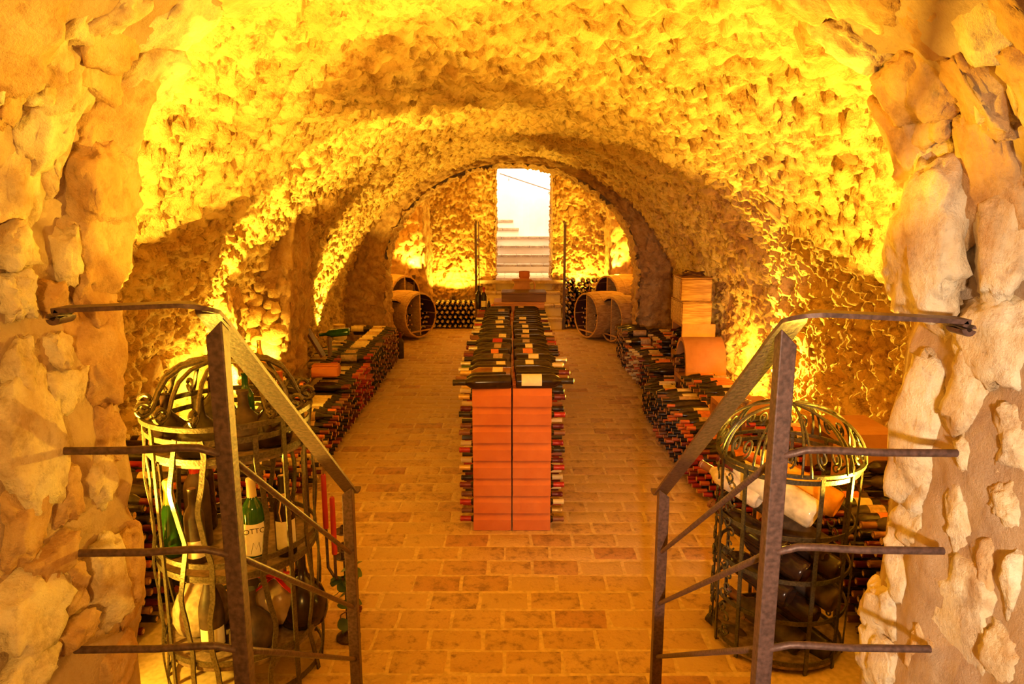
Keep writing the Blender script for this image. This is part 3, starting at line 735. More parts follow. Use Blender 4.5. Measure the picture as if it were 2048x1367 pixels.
for d in seen[:NIND]:
    up =  CAPWORD[d['cap']] + ' capsule, ' + ('upper tier of ' if d['tier'] else 'lower tier of ')
    bottle(d, label=('' if d['lab'] else 'dark ')+'wine bottle '+(f"with {d['lab']} label, " if d['lab'] else '')+up+PLACE[d['place']], group=f"bottles in the {d['place']} wall stack")
rest += seen[NIND:]
for pl_ in ('left', 'right'):
    mb = MB()
    for d in rest:
        if d['place'] == pl_: low_add(mb, d)
    o = mb.obj('stacked_wine_bottles', LOWMATS, None, 45)
    prop(o, f"farther wine bottles of the long {pl_} wall stack, necks towards the aisle", 'bottles', None, 'stuff')

# ---- clay island in the middle of the aisle
IY, ROWH, TL, TD = 3.84, .110, .231, .118
isl = empty('clay_bottle_rack', (0, IY, 0), 'terracotta tile wine rack island in the middle of the aisle', 'wine rack')
def tile_mesh(s_):
    o8 = [(0, .0035), (0, .070), (.024, .108), (.094, .108), (TD, .070), (TD, .0035), (.08, .0035), (.04, .0035)]
    c = (.059, .054); i8 = []
    for a, b in o8:
        l = math.hypot(a-c[0], b-c[1]); i8.append((c[0]+(a-c[0])/l*.0415, c[1]+(b-c[1])/l*.0415))
    x0, x1 = .0042, TL
    vs = [(s_*x0, a, b) for a, b in o8]+[(s_*x1, a, b) for a, b in o8]+[(s_*x1, a, b) for a, b in i8]+[(s_*(x0+.006), a, b) for a, b in i8]
    fs = [[k, (k+1) % 8, 8+(k+1) % 8, 8+k] for k in range(8)]+[[8+k, 8+(k+1) % 8, 16+(k+1) % 8, 16+k] for k in range(8)]+[[16+k, 16+(k+1) % 8, 24+(k+1) % 8, 24+k] for k in range(8)]
    fs += [list(range(7, -1, -1)), list(range(24, 32))]
    if s_ < 0: fs = [f[::-1] for f in fs]
    return vs, fs
TM = {s_: MB().add(*tile_mesh(s_)).mesh('tile', M_CLAY) for s_ in (-1, 1)}
NCOL = 33; back = MB()
for c in range(NCOL):
    for r in range(8):
        for s_ in (-1, 1):
            oy = c*(TD+.001); jx = R.uniform(-.0015, .0015)
            if c < 10:
                o = link('tile', TM[s_], isl); o.location = (jx, oy+R.uniform(-.001, .002), r*ROWH); o.rotation_euler = (0, 0, R.uniform(-.004, .004))
            else:
                vs, fs = tile_mesh(s_); back.add([(x, y+oy, z+r*ROWH) for x, y, z in vs], fs)
b_ = back.obj('rear_tiles', M_CLAY, isl); b_['kind'] = 'stuff'
lowi = MB(); CAPI = ['burgundy', 'black', 'brown', 'black', 'burgundy', 'cream', 'red', 'gold', 'black', 'brown']
for s_ in (-1, 1):
    for r in range(8):
        for c in range(NCOL):
            d = dict(p=Vector((s_*.012, IY+c*(TD+.001)+.059, r*ROWH+.0495+(.003 if c % 2 else 0))), a=Vector((s_, R.uniform(-.02, .02), R.uniform(-.012, .012))), shape='bordeaux', glass='dark', cap=R.choice(CAPI))
            if c < 2:
                bottle(d, label=f"wine bottle neck with {CAPWORD[d['cap']]} capsule poking out of the clay island's {'left' if s_ < 0 else 'right'} side", group='bottles inside the clay island')
            else: low_add(lowi, d, 6)
o = lowi.obj('racked_wine_bottles', LOWMATS, None, 45)
prop(o, 'row upon row of bottle necks poking out of the sides of the clay island', 'bottles', None, 'stuff')
TOP = .868+.0055
ORD = ['nearest', 'second', 'third', 'fourth', 'fifth', 'sixth', 'seventh', 'eighth', 'ninth', 'tenth', 'eleventh', 'twelfth', 'thirteenth', 'fourteenth', 'fifteenth', 'sixteenth']
TOPL = [('bordeaux', 'dark', 'black', None), ('bordeaux', 'amber', 'gold', 'cream'), ('bordeaux', 'dusty', 'green', 'cream'), ('burgundy', 'dusty', 'black', 'tan'), ('burgundy', 'dark', 'burgundy', 'orange'), ('burgundy', 'dusty', 'silver', 'tan'), ('bordeaux', 'dark', 'black', 'red'), ('burgundy', 'dusty', 'brown', 'cream'), ('burgundy', 'dusty', 'black', None), ('bordeaux', 'dusty', 'cream', 'cream'), ('burgundy', 'dusty', 'red', 'cream'), ('burgundy', 'dark', 'black', 'cream'), ('bordeaux', 'dark', 'burgundy', None), ('bordeaux', 'dusty', 'brown', 'tan'), ('bordeaux', 'dark', 'black', None)]
TOPR = [('bordeaux', 'dark', 'black', 'white'), ('burgundy', 'dark', 'burgundy', None), ('bordeaux', 'dusty', 'cream', 'cream'), ('bordeaux', 'dark', 'silver', 'cream'), ('burgundy', 'dusty', 'black', 'orange'), ('burgundy', 'dark', 'black', 'cream'), ('burgundy', 'dusty', 'brown', 'grey'), ('bordeaux', 'dark', 'brown', 'tan'), ('bordeaux', 'dark', 'cream', 'cream'), ('burgundy', 'dusty', 'black', 'cream'), ('bordeaux', 'dark', 'black', 'tan'), ('bordeaux', 'dark', 'burgundy', 'cream'), ('bordeaux', 'dusty', 'black', None), ('bordeaux', 'dark', 'black', None), ('bordeaux', 'dark', 'brown', 'tan')]
TOPY = [3.90, 4.10, 4.30, 4.47, 4.65, 4.85, 5.05, 5.27, 5.50, 5.74, 5.98, 6.22, 6.48, 6.74, 7.0]
top_objs = []
for k, yy in enumerate(TOPY):
    for s_, tab in ((-1, TOPL), (1, TOPR)):
        sh, gl, cap, lab = tab[k]
        r = .0405 if sh == 'burgundy' else .038; sc = 1.12 if (k, s_) in ((0, -1), (0, 1), (1, 1), (3, 1), (6, -1)) else 1.04
        d = dict(p=Vector((s_*(.004+R.uniform(0, .022)) + .004, yy+R.uniform(-.02, .02), TOP+r*sc)), a=Vector((s_, R.uniform(-.10, .10), 0)), labdim=R.choice([(1.2, .05, .11), (1.0, .06, .125), (1.3, .035, .09), (.9, .07, .12)]), shape=sh, glass=gl, cap=cap, lab=lab, roll=s_*R.uniform(.2, .6), s=sc)
        if (k, s_) == (0, 1): d['labdim'] = (1.5, .03, .135)
        if (k, s_) == (3, 1): d['labdim'] = (1.4, .075, .135)
        side = 'right' if s_ > 0 else 'left'
        gw = {'dark': 'dark', 'dusty': 'dusty', 'amber': 'amber'}[gl]
        o = bottle(d, label=f"{gw} bottle{' with '+lab+' label' if lab else ''}, {CAPWORD[cap]} capsule, {ORD[k]} on the island top's {side} half", group='bottles on the island top', seg=20)
        top_objs.append(o)
# shallow second layer peeping between them
for k in range(len(TOPY)-1):
    for s_ in (-1, 1):
        cap = R.choice(['red', 'black', 'cream', 'burgundy', 'silver', 'brown'])
        d = dict(p=Vector((s_*.035, (TOPY[k]+TOPY[k+1])/2+R.uniform(-.01, .01), TOP+.038)), a=Vector((s_, R.uniform(-.08, .08), -.01)), shape='bordeaux', glass='dark', cap=cap)
        bottle(d, label=f"{CAPWORD[cap]} capped bottle tucked between {ORD[k]} and {ORD[k+1]} {'right' if s_ > 0 else 'left'} island top bottles", group='bottles on the island top')
# wooden boxes, jug and small bottles at the far end of the island
def wood_box(name, lo, hi, mat, label, cat='box', lid=.02, rz=0, mark=False):
    c = ((lo[0]+hi[0])/2, (lo[1]+hi[1])/2); t = empty(name, (c[0], c[1], lo[2]), label, cat, rz=rz)
    a, b, h = (hi[0]-lo[0])/2, (hi[1]-lo[1])/2, hi[2]-lo[2]; th = .012
    for nme, l_, h_ in (('front_panel', (-a, -b, 0), (a, -b+th, h-lid)), ('rear_panel', (-a, b-th, 0), (a, b, h-lid)), ('side_panel', (-a, -b+th, 0), (-a+th, b-th, h-lid)), ('side_panel', (a-th, -b+th, 0), (a, b-th, h-lid)), ('bottom_panel', (-a+th, -b+th, 0), (a-th, b-th, th)), ('lid', (-a-.004, -b-.004, h-lid+.001), (a+.004, b+.004, h))):
        slab(nme, l_, h_, mat, t, .003)
    if mark:
        m = MB(); m.box((-.02, -b-.0008, h*.40), (-.006, -b, h*.62)); m.box((.002, -b-.0008, h*.40), (.006, -b, h*.62)); m.box((.006, -b-.0008, h*.47), (.016, -b, h*.52)); m.box((.012, -b-.0008, h*.40), (.016, -b, h*.62)); m.obj('stamp', M_INK, t)
    return t
wood_box('wooden_wine_box', (-.19, 7.12, TOP), (.34, 7.48, TOP+.10), M_BOXWOOD, 'long pale wooden wine box on the far end of the island', mark=True)
wood_box('wooden_wine_box', (-.11, 7.16, TOP+.10), (.36, 7.46, TOP+.20), M_DARKWOOD, 'dark wooden case lying on the pale wine box at the island end')
lab_b = dict(p=Vector((-.30, 7.25, TOP)), a=Vector((0, 0, 1)), shape='bordeaux', glass='dark', cap='red', lab='cream', up=Vector((0, -1, 0)), s=.82)
bottle(lab_b, label='small upright bottle with bright red capsule at the far end of the island')
bottle(dict(p=Vector((-.36, 7.34, TOP)), a=Vector((0, 0, 1)), shape='bordeaux', glass='dark', cap='black', s=.84), label='upright dark bottle beside the red-capped one on the island end')
bottle(dict(p=Vector((-.245, 7.18, TOP)), a=Vector((0, 0, 1)), shape='burgundy', glass='dark', cap='gold', s=.45), label='tiny gold-topped bottle standing beside the wine boxes')
jug = empty('clay_jug', (.11, 7.6, TOP), 'brown clay jug with handle behind the boxes on the island end', 'jug')
MB().lathe([(.07, 0), (.10, .05), (.112, .12), (.105, .19), (.085, .235), (.088, .27), (.118, .292), (.112, .295), (.08, .27), (.078, .235), (.09, .19)], 24, cap1=False).obj('body', M_CLAY2, jug, 50)
MB().tube([(.085, 0, .275), (.125, 0, .28), (.145, 0, .24), (.14, 0, .19), (.105, 0, .16)], .009, 8).obj('handle', M_CLAY2, jug, 50)
cup = empty('clay_cup', (.14, 7.78, TOP), 'small terracotta pot rising behind the clay jug', 'pot')
MB().lathe([(.05, 0), (.055, .30), (.062, .31), (.062, .37), (.055, .372), (.05, .31)], 20, cap1=False).obj('body', M_CLAY, cup, 50)

# ---- stacks at the back wall: necks towards the viewer
def back_stack(x0, x1, y0, ztop, jit, caps, label, group, shape='champagne'):
    row = 0
    while .045+.076*row < ztop:
        x = x0+(.044 if row % 2 else 0)
        while x < x1:
            z = .045+.076*row
            if not (jit and row > 8 and R.random() < .35):
                cap = R.choice(caps)
                d = dict(p=Vector((x+R.uniform(-jit, jit), y0+.31+.0*row, z)), a=Vector((R.uniform(-jit, jit)*3, -1, R.uniform(-jit, jit)*3)), shape=shape, glass=R.choice(['dark', 'olive']), cap=cap)
                bottle(d, 'foil_bottle', label.format(CAPWORD[cap]), group, seg=10)
            x += .088
        row += 1
back_stack(-1.30, -.62, 11.28, .50, .003, ['cream', 'gold', 'cream'], 'sparkling wine bottle with {} foil in the neat far stack', 'bottles stacked at the far left wall')
back_stack(.92, 1.50, 11.28, .88, .02, ['cream', 'burgundy', 'brown', 'black', 'cream'], 'bottle with {} foil in the tall untidy stack beside the far stairs', 'bottles stacked beside the far stairs')  # ordinary wine bottles, built from the champagne shape

# ---- half barrels
def barrel(px, py, Y, Rad, n, label, L_=.62, fill=.62):
    c = at_y(px, py, Y); n = Vector((n[0], n[1], 0)).normalized(); c.z = max(c.z, Rad*1.03)
    t = empty('half_barrel', (c.x, c.y, 0), label, 'barrel', 'half barrels used as bottle bins')
    M = frame(Vector((0, 0, c.z)), -n)                      # local z runs from the open face to the back
    prof = [(Rad*.965, 0), (Rad*1.0, L_*.22), (Rad*1.02, L_*.5), (Rad*1.0, L_*.78), (Rad*.93, L_)]
    ns = 18
    for k in range(ns):
        a0, a1 = 2*PI*k/ns+.006, 2*PI*(k+1)/ns-.006; mb = MB(); ring = []
        for r, z in prof:
            ring.append([mb_v for mb_v in ((r*math.cos(a0), r*math.sin(a0), z), (r*math.cos((a0+a1)/2), r*math.sin((a0+a1)/2), z), (r*math.cos(a1), r*math.sin(a1), z), ((r-.022)*math.cos(a1), (r-.022)*math.sin(a1), z), ((r-.022)*math.cos(a0), (r-.022)*math.sin(a0), z))])
        vs = [M @ Vector(p) for q in ring for p in q]; fs = []
        for i in range(len(prof)-1):
            for j in range(5): fs.append([i*5+j, i*5+(j+1) % 5, i*5+5+(j+1) % 5, i*5+5+j])
        fs += [[4, 3, 2, 1, 0], [20, 21, 22, 23, 24]]
        mb.add(vs, fs); mb.obj('stave', M_OAK, t, 40)
    MB().lathe([(Rad*.965-.025, .010), (Rad-.026, L_*.22), (Rad*1.02-.026, L_*.5), (Rad*.97-.026, L_*.9), (.001, L_*.9)], 28, M, cap0=False, cap1=False).obj('inner_lining', M_WINEWOOD, t, 50)
    for z in (.03, L_*.26):
        r = float(np.interp(z, [p[1] for p in prof], [p[0] for p in prof]))
        MB().lathe([(r+.0005, z-.018), (r+.004, z-.018), (r+.004, z+.018), (r+.0005, z+.018)], 30, M, cap0=False, cap1=False).obj('hoop', M_OAK, t, 50)
    mb = MB().box((-Rad*.88, -.011, .015), (Rad*.88, .011, L_*.85)); mb.v = [tuple(M @ Vector(p)) for p in mb.v]; mb.obj('divider', M_OAK, t)
    mb = MB().box((-Rad*.72, -Rad*.6, .012), (-Rad*.66, Rad*.6, .03)); mb.v = [tuple(M @ Vector(p)) for p in mb.v]; mb.obj('retaining_slat', M_OAK, t)
    lb = MB(); Mw = Matrix.Translation((c.x, c.y, 0)) @ M
    for i in range(-5, 6):
        for j in range(-5, 6):
            u, v = i*.082+(.041 if j % 2 else 0), j*.072
            if math.hypot(u, v) < Rad*.84 and abs(u) > .05 and v < (fill-.5)*2*Rad+.0*R.random()+R.uniform(-.1, .06):
                p = Mw @ Vector((v, u, .42)); low_add(lb, dict(p=p, a=n, shape='bordeaux', glass='dark', cap=R.choice(['black', 'brown', 'cream'])), 6)
    o = lb.obj('binned_wine_bottles', LOWMATS, None, 45)
    prop(o, 'wine bottles lying inside the '+label, 'bottles', None, 'stuff')
barrel(842, 630, 10.3, .355, (.80, -.60), 'half barrel facing the aisle, front of the left group')
barrel(786, 643, 10.0, .33, (.82, -.57), 'half barrel mostly hidden behind the left arch pier')
barrel(812, 592, 10.95, .34, (.80, -.60), 'raised half barrel at the back of the left group', fill=.3)
barrel(1171, 636, 10.35, .355, (-.90, -.44), 'half barrel nearest the far stairs in the right group')
barrel(1220, 648, 10.0, .345, (-.92, -.40), 'half barrel by the right arch pier, lowest of its group')
barrel(1212, 592, 10.95, .34, (-.88, -.47), 'raised half barrel at the back of the right group', fill=.3)
for px, h_, k in ((787, .30, 'leftmost'), (802, .30, 'rightmost')):
    p = at_z(px, 716, 0); bottle(dict(p=p, a=Vector((0, 0, 1)), shape='burgundy' if k == 'leftmost' else 'bordeaux', glass='dusty', cap='burgundy', s=1.15), label=f"tall dusty bottle standing by the left arch pier, {k} of two")

# ---- side rails of the far stairs
def far_rail(px, top, bot, label, tag):
    a = at_y(px, bot, 11.24); t = empty('iron_stair_rail', (a.x, a.y, 0), label, 'railing')
    zt = at_y(px, top, 11.24).z
    slab('post', (-.018, -.018, 0), (.018, .018, zt), M_IRON, t)
    mb = MB(); mb.sweep([(0, -.03, zt), (0, .30, zt+.06)], rect(.04, .01)); mb.obj('handrail', M_IRON, t)
    slab('post', (.03, .26, .19), (.045, .275, zt+.05), M_IRON, t)
    for k in range(3): MB().tube([(0, 0, zt-.3*(k+1)), (.037, .265, zt-.3*(k+1)+.1)], .007, 6).obj('rod', M_IRON, t)
far_rail(953, 449, 655, 'dark iron rail beside the far stairs on the side of the neat bottle stack', 'l')
far_rail(1127, 449, 657, 'dark iron rail beside the far stairs on the side of the untidy bottle stack', 'r')

# ---- clay modules, crates and odds and ends on the right
def module(lo, hi, label, arched=False, holes=2, z0=0):
    x0, y0 = lo; x1, y1 = hi; t = empty('clay_bottle_module', ((x0+x1)/2, (y0+y1)/2, z0), label, 'bottle rack')
    a, b = (x1-x0)/2, (y1-y0)/2; h = .37; th = .035
    if not arched:
        m = MB(); m.box((-a, -b, 0), (a, -b+th, h)); m.obj('side_wall', M_CLAY2, t)
        m = MB(); m.box((-a, b-th, 0), (a, b, h)); m.obj('side_wall', M_CLAY2, t)
        m = MB(); m.box((a-th, -b+th, .0), (a, b-th, h)); m.obj('back_wall', M_CLAY2, t)
        m = MB(); m.box((-a, -b+th, h-th), (a-th, b-th, h)); m.obj('top_slab', M_CLAY2, t)
        m = MB(); m.box((-a, -b+th, 0), (a-th, b-th, th)); m.obj('bottom_slab', M_CLAY2, t)
    else:
        mb = MB(); n = 18; ro, ri = b, b-th; vs = []; hh = h
        for k in range(n+1):
            an = PI*k/n
            for xx in (-a, a):
                for rr, zf in ((ro, hh), (ri, hh-th)): vs.append((xx, -rr*math.cos(an), zf*math.sin(an)**.8))
        fs = []
        for k in range(n):
            i, j = k*4, k*4+4
            fs += [[i, j, j+2, i+2], [i+1, i+3, j+3, j+1], [i, i+1, j+1, j], [i+2, j+2, j+3, i+3]]
        fs += [[0, 2, 3, 1], [n*4, n*4+1, n*4+3, n*4+2]]
        mb.add(vs, fs); mb.obj('arched_shell', M_CLAY2, t, 45)
        MB().add([(a-.01, -ri*math.cos(PI*k/n), (hh-th)*math.sin(PI*k/n)**.8) for k in range(n+1)], [list(range(n+1))]).obj('back_wall', M_CLAY2, t)
    for i in range(holes):
        for j in range(3):
            yy = (y0+y1)/2-b*.55+j*b*.55; zz_ = z0+th+.045+i*.085
            cap = R.choice(['black', 'black', 'burgundy', 'brown'])
            bottle(dict(p=Vector((x0+.26, yy, zz_)), a=Vector((-1, R.uniform(-.05, .05), R.uniform(-.03, .03))), shape='bordeaux', glass='dark', cap=cap), label=f"dark bottle with {CAPWORD[cap]} capsule lying in the clay modules by the right wall", group='bottles in the clay modules')
    return t
module((1.60, 6.12), (1.97, 6.56), 'lower square clay module carrying the arched one by the right wall')
module((1.60, 6.12), (1.97, 6.56), 'arched clay bottle module by the glowing lamp on the right', True, 2, .371)
module((1.80, 7.12), (2.15, 7.58), 'lowest clay module under the wooden crates', holes=3)
module((1.80, 7.12), (2.15, 7.58), 'upper clay module directly under the wooden crates', z0=.371, holes=3)
module((1.48, 4.48), (1.86, 4.92), 'low clay box with dried leaves on top beside the handrail', holes=1, z0=.18)
slab('stone_block', (1.50, 4.50, 0), (1.84, 4.90, .178), M_CLAY2, None, .01); prop(bpy.data.objects['stone_block'], 'rough clay block under the low clay box', 'block')
module((1.72, 3.46), (2.05, 3.82), 'clay module against the right wall behind the round cage', holes=1, z0=.36)
slab('stone_block', (1.73, 3.47, 0), (2.04, 3.81, .358), M_CLAY2, None, .01); prop(bpy.data.objects['stone_block.001'], 'rough clay block under the module behind the round cage', 'block')
def crate(z0, label, rz):
    t = empty('wooden_crate', (1.93, 7.30, z0), label, 'crate', rz=rz); a, b, h = .155, .20, .232
    for s_ in (-1, 1):
        slab('plank', (-a, s_*b-.007, .004), (a, s_*b+.007, h-.003), M_CRATE, t, .003)
        slab('plank', (s_*a-.007, -b+.008, .004), (s_*a+.007, b-.008, h-.003), M_CRATE, t, .003)
    slab('bottom_board', (-a+.008, -b+.008, .0), (a-.008, b-.008, .012), M_CRATE, t)
    slab('lid', (-a-.006, -b-.006, h), (a+.006, b+.006, h+.012), M_CRATE, t, .003)
    for s_ in (-1, 1): slab('batten', (-a-.010, s_*.15-.012, .01), (-a-.0075, s_*.15+.012, h-.01), M_CRATE, t)
crate(.742, 'lower pine crate on the clay module by the right wall', .05)
crate(.988, 'upper pine crate topped with a dry vine coil', -.03)
vn = MB()
for k in range(4): vn.tube([(.11*math.cos(a+k)*(1+.1*math.sin(3*a)), .10*math.sin(a+k), .012+.010*k+.012*math.sin(2*a+k)) for a in np.linspace(0, 5.6, 26)], .006, 6)
o = vn.obj('vine_coil', M_DARKWOOD, None, 50); o.location = (1.93, 7.28, 1.2335); prop(o, 'dry brown vine coil lying on the upper pine crate', 'vine')
lf = empty('dried_leaf_bundle', (1.62, 4.62, .55), 'bundle of dried leaves and twigs on the low clay box', 'leaves')
def leaf_mesh(l_, w_, mat, curl=.2):
    mb = MB(); n = 6; vs = []
    for i in range(n+1):
        t_ = i/n; ww = w_*math.sin(PI*min(1, t_*.92+.05))**.8; zz_ = curl*l_*math.sin(t_*2.4)
        vs += [(t_*l_, -ww, zz_), (t_*l_, 0, zz_-.12*ww), (t_*l_, ww, zz_)]
    fs = []
    for i in range(n): fs += [[i*3, i*3+1, i*3+4, i*3+3], [i*3+1, i*3+2, i*3+5, i*3+4]]
    return mb.add(vs, fs).mesh('leaf', mat, 60)
LM = [leaf_mesh(.075, .022, plain('dry_leaf', (.42, .32, .14), .8, vary=.3), .25), leaf_mesh(.06, .018, MATS['dry_leaf'], .4)]
for k in range(12):
    o = link('leaf', R.choice(LM), lf); o.location = (R.uniform(-.03, .03), R.uniform(-.03, .03), .004+.003*k); o.rotation_euler = (R.uniform(-.3, .3), R.uniform(-.5, .1), R.uniform(0, 6.28))

# ---- odds and ends on the left stack
cb = empty('clay_tile_block', (-1.66, 5.98, .452), 'orange clay tile lying on top of the left wall stack', 'tile'); slab('body', (-.13, -.075, 0), (.11, .075, .095), M_CLAY, cb, .012); slab('ridge', (-.128, -.05, .094), (.108, .05, .108), M_CLAY, cb, .006)
cb.rotation_euler = (0, 0, .08)
pk = empty('leaning_board', (-1.84, 6.52, .52), 'dark board leaning on the rubble pier behind the orange tile', 'board'); o = slab('plank', (-.01, -.06, 0), (.012, .06, .30), M_DARKWOOD, pk); o.rotation_euler = (0, -.5, 0); o = slab('brace', (.06, -.05, 0), (.075, .05, .20), M_DARKWOOD, pk)
bottle(dict(p=Vector((-1.58, 6.55, .76)), a=Vector((-1, .05, -.12)), shape='bordeaux', glass='green', cap=None, s=1.0), label='bright green empty bottle lying raised on the dark board')
bottle(dict(p=Vector((-2.00, 5.30, .60)), a=Vector((0, 0, 1)), shape='burgundy', glass='gold', cap='gold', s=1.0), label='golden bottle standing alone in front of the lit rubble pier')
jr = empty('glass_jar', (-1.90, 7.42, .52), 'round pale jar glowing on the left stack beside the lamp', 'jar'); MB().lathe([(.06, 0), (.075, .015), (.075, .11), (.06, .135), (.06, .15)], 20).obj('body', LABELS['cream'], jr, 50); MB().lathe([(.064, .15), (.064, .17)], 20).obj('lid', CAPS['gold'], jr, 50)

# ---- uplights
for k, (loc, aim, p_, a_, b__) in enumerate(UPLIGHTS):
    where = ['behind the left round cage', 'behind the right round cage', 'by the left buttress', 'behind the far end of the left stack', 'behind the arched clay module', 'behind the neat far stack', 'behind the untidy far stack', 'behind the left barrels', 'behind the right barrels', 'at the foot of the left rubble pier'][k]
    t = empty('floor_uplight', (loc[0], loc[1], 0), f"small floor uplight {where}", 'lamp'); zz_ = loc[2]-.035
    MB().lathe([(.045, 0), (.045, .008), (.012, .010), (.012, zz_-.06), (.03, zz_-.05), (.034, zz_), (.028, zz_), (.026, zz_-.02)], 14, cap1=False).obj('body', M_IRON, t, 40)

# ------------------------------------------------------------------ entrance handrails
def handrail(s_, curl, bend, low, flare, wall_pts, label):
    """s_ = -1 for the left rail; curl, bend, low: pixels of the bar's wall end, upper bend and lower end"""
    yb, yl = 1.31, 2.50
    B = at_y(*bend, yb); Lo = at_y(*low, yl); W = at_y(*curl, yb)
    t = empty('iron_handrail', (Lo.x, Lo.y, 0), label, 'railing'); O = Vector((Lo.x, Lo.y, 0))
    out = (W-B); dn = (Lo-B)
    pts = [W+out.normalized()*.0]
    # curled end
    cr = .014; cu = []
    for k in range(15):
        a = PI/2 + (PI*1.75)*(1-k/14); rr = cr*(.45+.55*k/14)
        cu.append(W+Vector((s_*(rr*math.cos(a)*1.0), 0, rr*math.sin(a)-cr)))
    path = cu + [W.lerp(B, f) for f in (.3, .6, .85)]
    for f in np.linspace(0, 1, 7)[1:-1]:
        p = (B+out.normalized()*.05)*(1-f)**2 + B*2*f*(1-f) + (B+dn.normalized()*.05)*f*f; path.append(p)
    path += [B.lerp(Lo, f) for f in np.linspace(.06, .97, 12)] + [Lo+Vector((0, .0, 0)), Lo+Vector((0, .035, -.006)), Lo+Vector((0, .055, -.001))]
    path = [p-O for p in path]
    mb = MB(); mb.sweep(path, rect(.050, .009)); h = mb.obj('handrail', M_IRON, t, 35)
    # posts
    d = dn/dn.y
    def post(y, half, name, slope):
        p = B+d*(y-B.y); zt = p.z-.006; m = MB(); x = p.x+s_*.0
        z0 = .80 if y < 1.6 else 0
        x0, x1 = x-half, x+half; y0, y1 = y-half, y+half
        inn, outr = (x1, x0) if s_ < 0 else (x0, x1)
        vs = [(x0, y0, z0), (x1, y0, z0), (x1, y1, z0), (x0, y1, z0)]
        zz = lambda xx, yy: zt+d.z*(yy-y) - (slope if abs(xx-outr) < 1e-6 else 0)
        vs += [(xx, yy, zz(xx, yy)) for xx, yy in ((x0, y0), (x1, y0), (x1, y1), (x0, y1))]
        m.add([Vector(v)-O for v in vs], [(3, 2, 1, 0), (4, 5, 6, 7), (0, 1, 5, 4), (1, 2, 6, 5), (2, 3, 7, 6), (3, 0, 4, 7)])
        o = m.obj(name, M_IRON, t)
        bv = o.modifiers.new('bevel', 'BEVEL'); bv.width = .003; bv.segments = 2
        return p
    up_ = post(1.37, .0175, 'post', .035); lp = post(2.44, .020, 'post', .03)
    for k, (wx, wy) in enumerate(wall_pts):
        w_ = at_y(wx, wy, 1.34); z1 = w_.z
        a = Vector((up_.x, 1.345, z1-.004)); m = MB()
        c1 = a+Vector((s_*.035, 0, .006))
        pth = [w_+Vector((s_*.03, 0, 0)), w_.lerp(c1, .5), c1+Vector((s_*.05, 0, .004)), c1+Vector((s_*.015, .004, .002)), a+Vector((s_*.012, .012, -.006)), Vector((up_.x, 1.37, z1-.02)), Vector((lp.x, 2.44, z1-.02+d.z*1.07*.98))]
        m.tube([q-O for q in pth], .0082, 10); m.obj('rod', M_IRON, t, 50)
    return t
handrail(-1, (118, 618), (404, 606), (703, 984), 0, [(112, 902), (152, 1106), (178, 1299)], 'dark iron handrail with three rods, on the left of the entrance steps')
handrail(1, (1926, 640), (1600, 624), (1320, 988), 0, [(1908, 906), (1858, 1101), (1832, 1297)], 'dark iron handrail with three rods, on the right of the entrance steps')

# ------------------------------------------------------------------ round cages
def circ(r, z, n=40, wob=0): return [(r*math.cos(2*PI*k/n), r*math.sin(2*PI*k/n), z+wob*math.sin(8*2*PI*k/n)) for k in range(n)]
def radial_up(c): return lambda p: Vector((p[0], p[1], 0)).normalized()
def hoop(mb, r, z, hgt, th): 
    mb.lathe([(r-th, z-hgt/2), (r, z-hgt/2), (r, z+hgt/2), (r-th, z+hgt/2), (r-th, z-hgt/2)], 44, cap0=False, cap1=False)
def spiral(c, r0, r1, a0, a1, n=14): return [(c[0]+(r0+(r1-r0)*k/(n-1))*math.cos(a0+(a1-a0)*k/(n-1)), c[1]+(r0+(r1-r0)*k/(n-1))*math.sin(a0+(a1-a0)*k/(n-1))) for k in range(n)]
LC = Vector((-1.125, 2.62, 0)); LR = .308
lc = empty('round_cage', LC, 'round iron bird-cage wine stand with wavy bars behind the left handrail', 'cage')
for z, hgt, nme in ((1.125, .018, 'rim'), (1.072, .020, 'hoop'), (1.002, .022, 'hoop'), (.60, .020, 'hoop'), (.548, .024, 'hoop'), (.20, .020, 'hoop'), (.03, .022, 'hoop')):
    m = MB(); hoop(m, LR+(.012 if nme == 'rim' else 0), z, hgt, .006 if nme != 'rim' else .016); m.obj(nme, M_CAGE, lc, 50)
for z in (.985, .535, .175):
    m = MB(); m.lathe([(.001, z-.008), (LR-.008, z-.008), (LR-.008, z+.008), (.001, z+.008)], 40, cap0=False, cap1=False); m.obj('shelf', M_SHELF, lc, 50)
NB = 19
for k in range(NB):
    a = 2*PI*(k+.35)/NB; straight = k % 5 == 2; m = MB(); P = []
    ph = R.uniform(0, 6.28)
    for i in range(34):
        z = 1.085-i*1.085/33
        if straight: z = 1.13-i*1.13/33
        da = 0 if straight else .055*math.sin(z*13+ph)*(1+.3*math.sin(z*31+ph))/1.2
        rr = LR+.003+(.0 if straight else .006*math.sin(z*17+ph))
        P.append((rr*math.cos(a+da), rr*math.sin(a+da), z))
    m.sweep(P, rect(.019, .007), up=Vector((math.cos(a), math.sin(a), 0))); m.obj('bar', M_CAGE, lc, 40)
for k in range(14):
    a = 2*PI*(k+.5)/14; prof = [(.02, 1.315), (.09, 1.318), (.16, 1.305), (.215, 1.27), (.247, 1.22), (.262, 1.18), (.278, 1.150), (.300, 1.138)]
    prof += [(x, z) for x, z in spiral((.300, 1.168), .030, .012, -PI/2, PI*1.6, 16)]
    m = MB(); m.tube([(r*math.cos(a), r*math.sin(a), z) for r, z in prof], .0085, 7); m.obj('scroll', M_CAGE, lc, 50)
m = MB(); m.lathe([(.001, 1.30), (.035, 1.30), (.04, 1.315), (.03, 1.33), (.001, 1.335)], 16, cap0=False, cap1=False); m.obj('finial', M_CAGE, lc, 50)

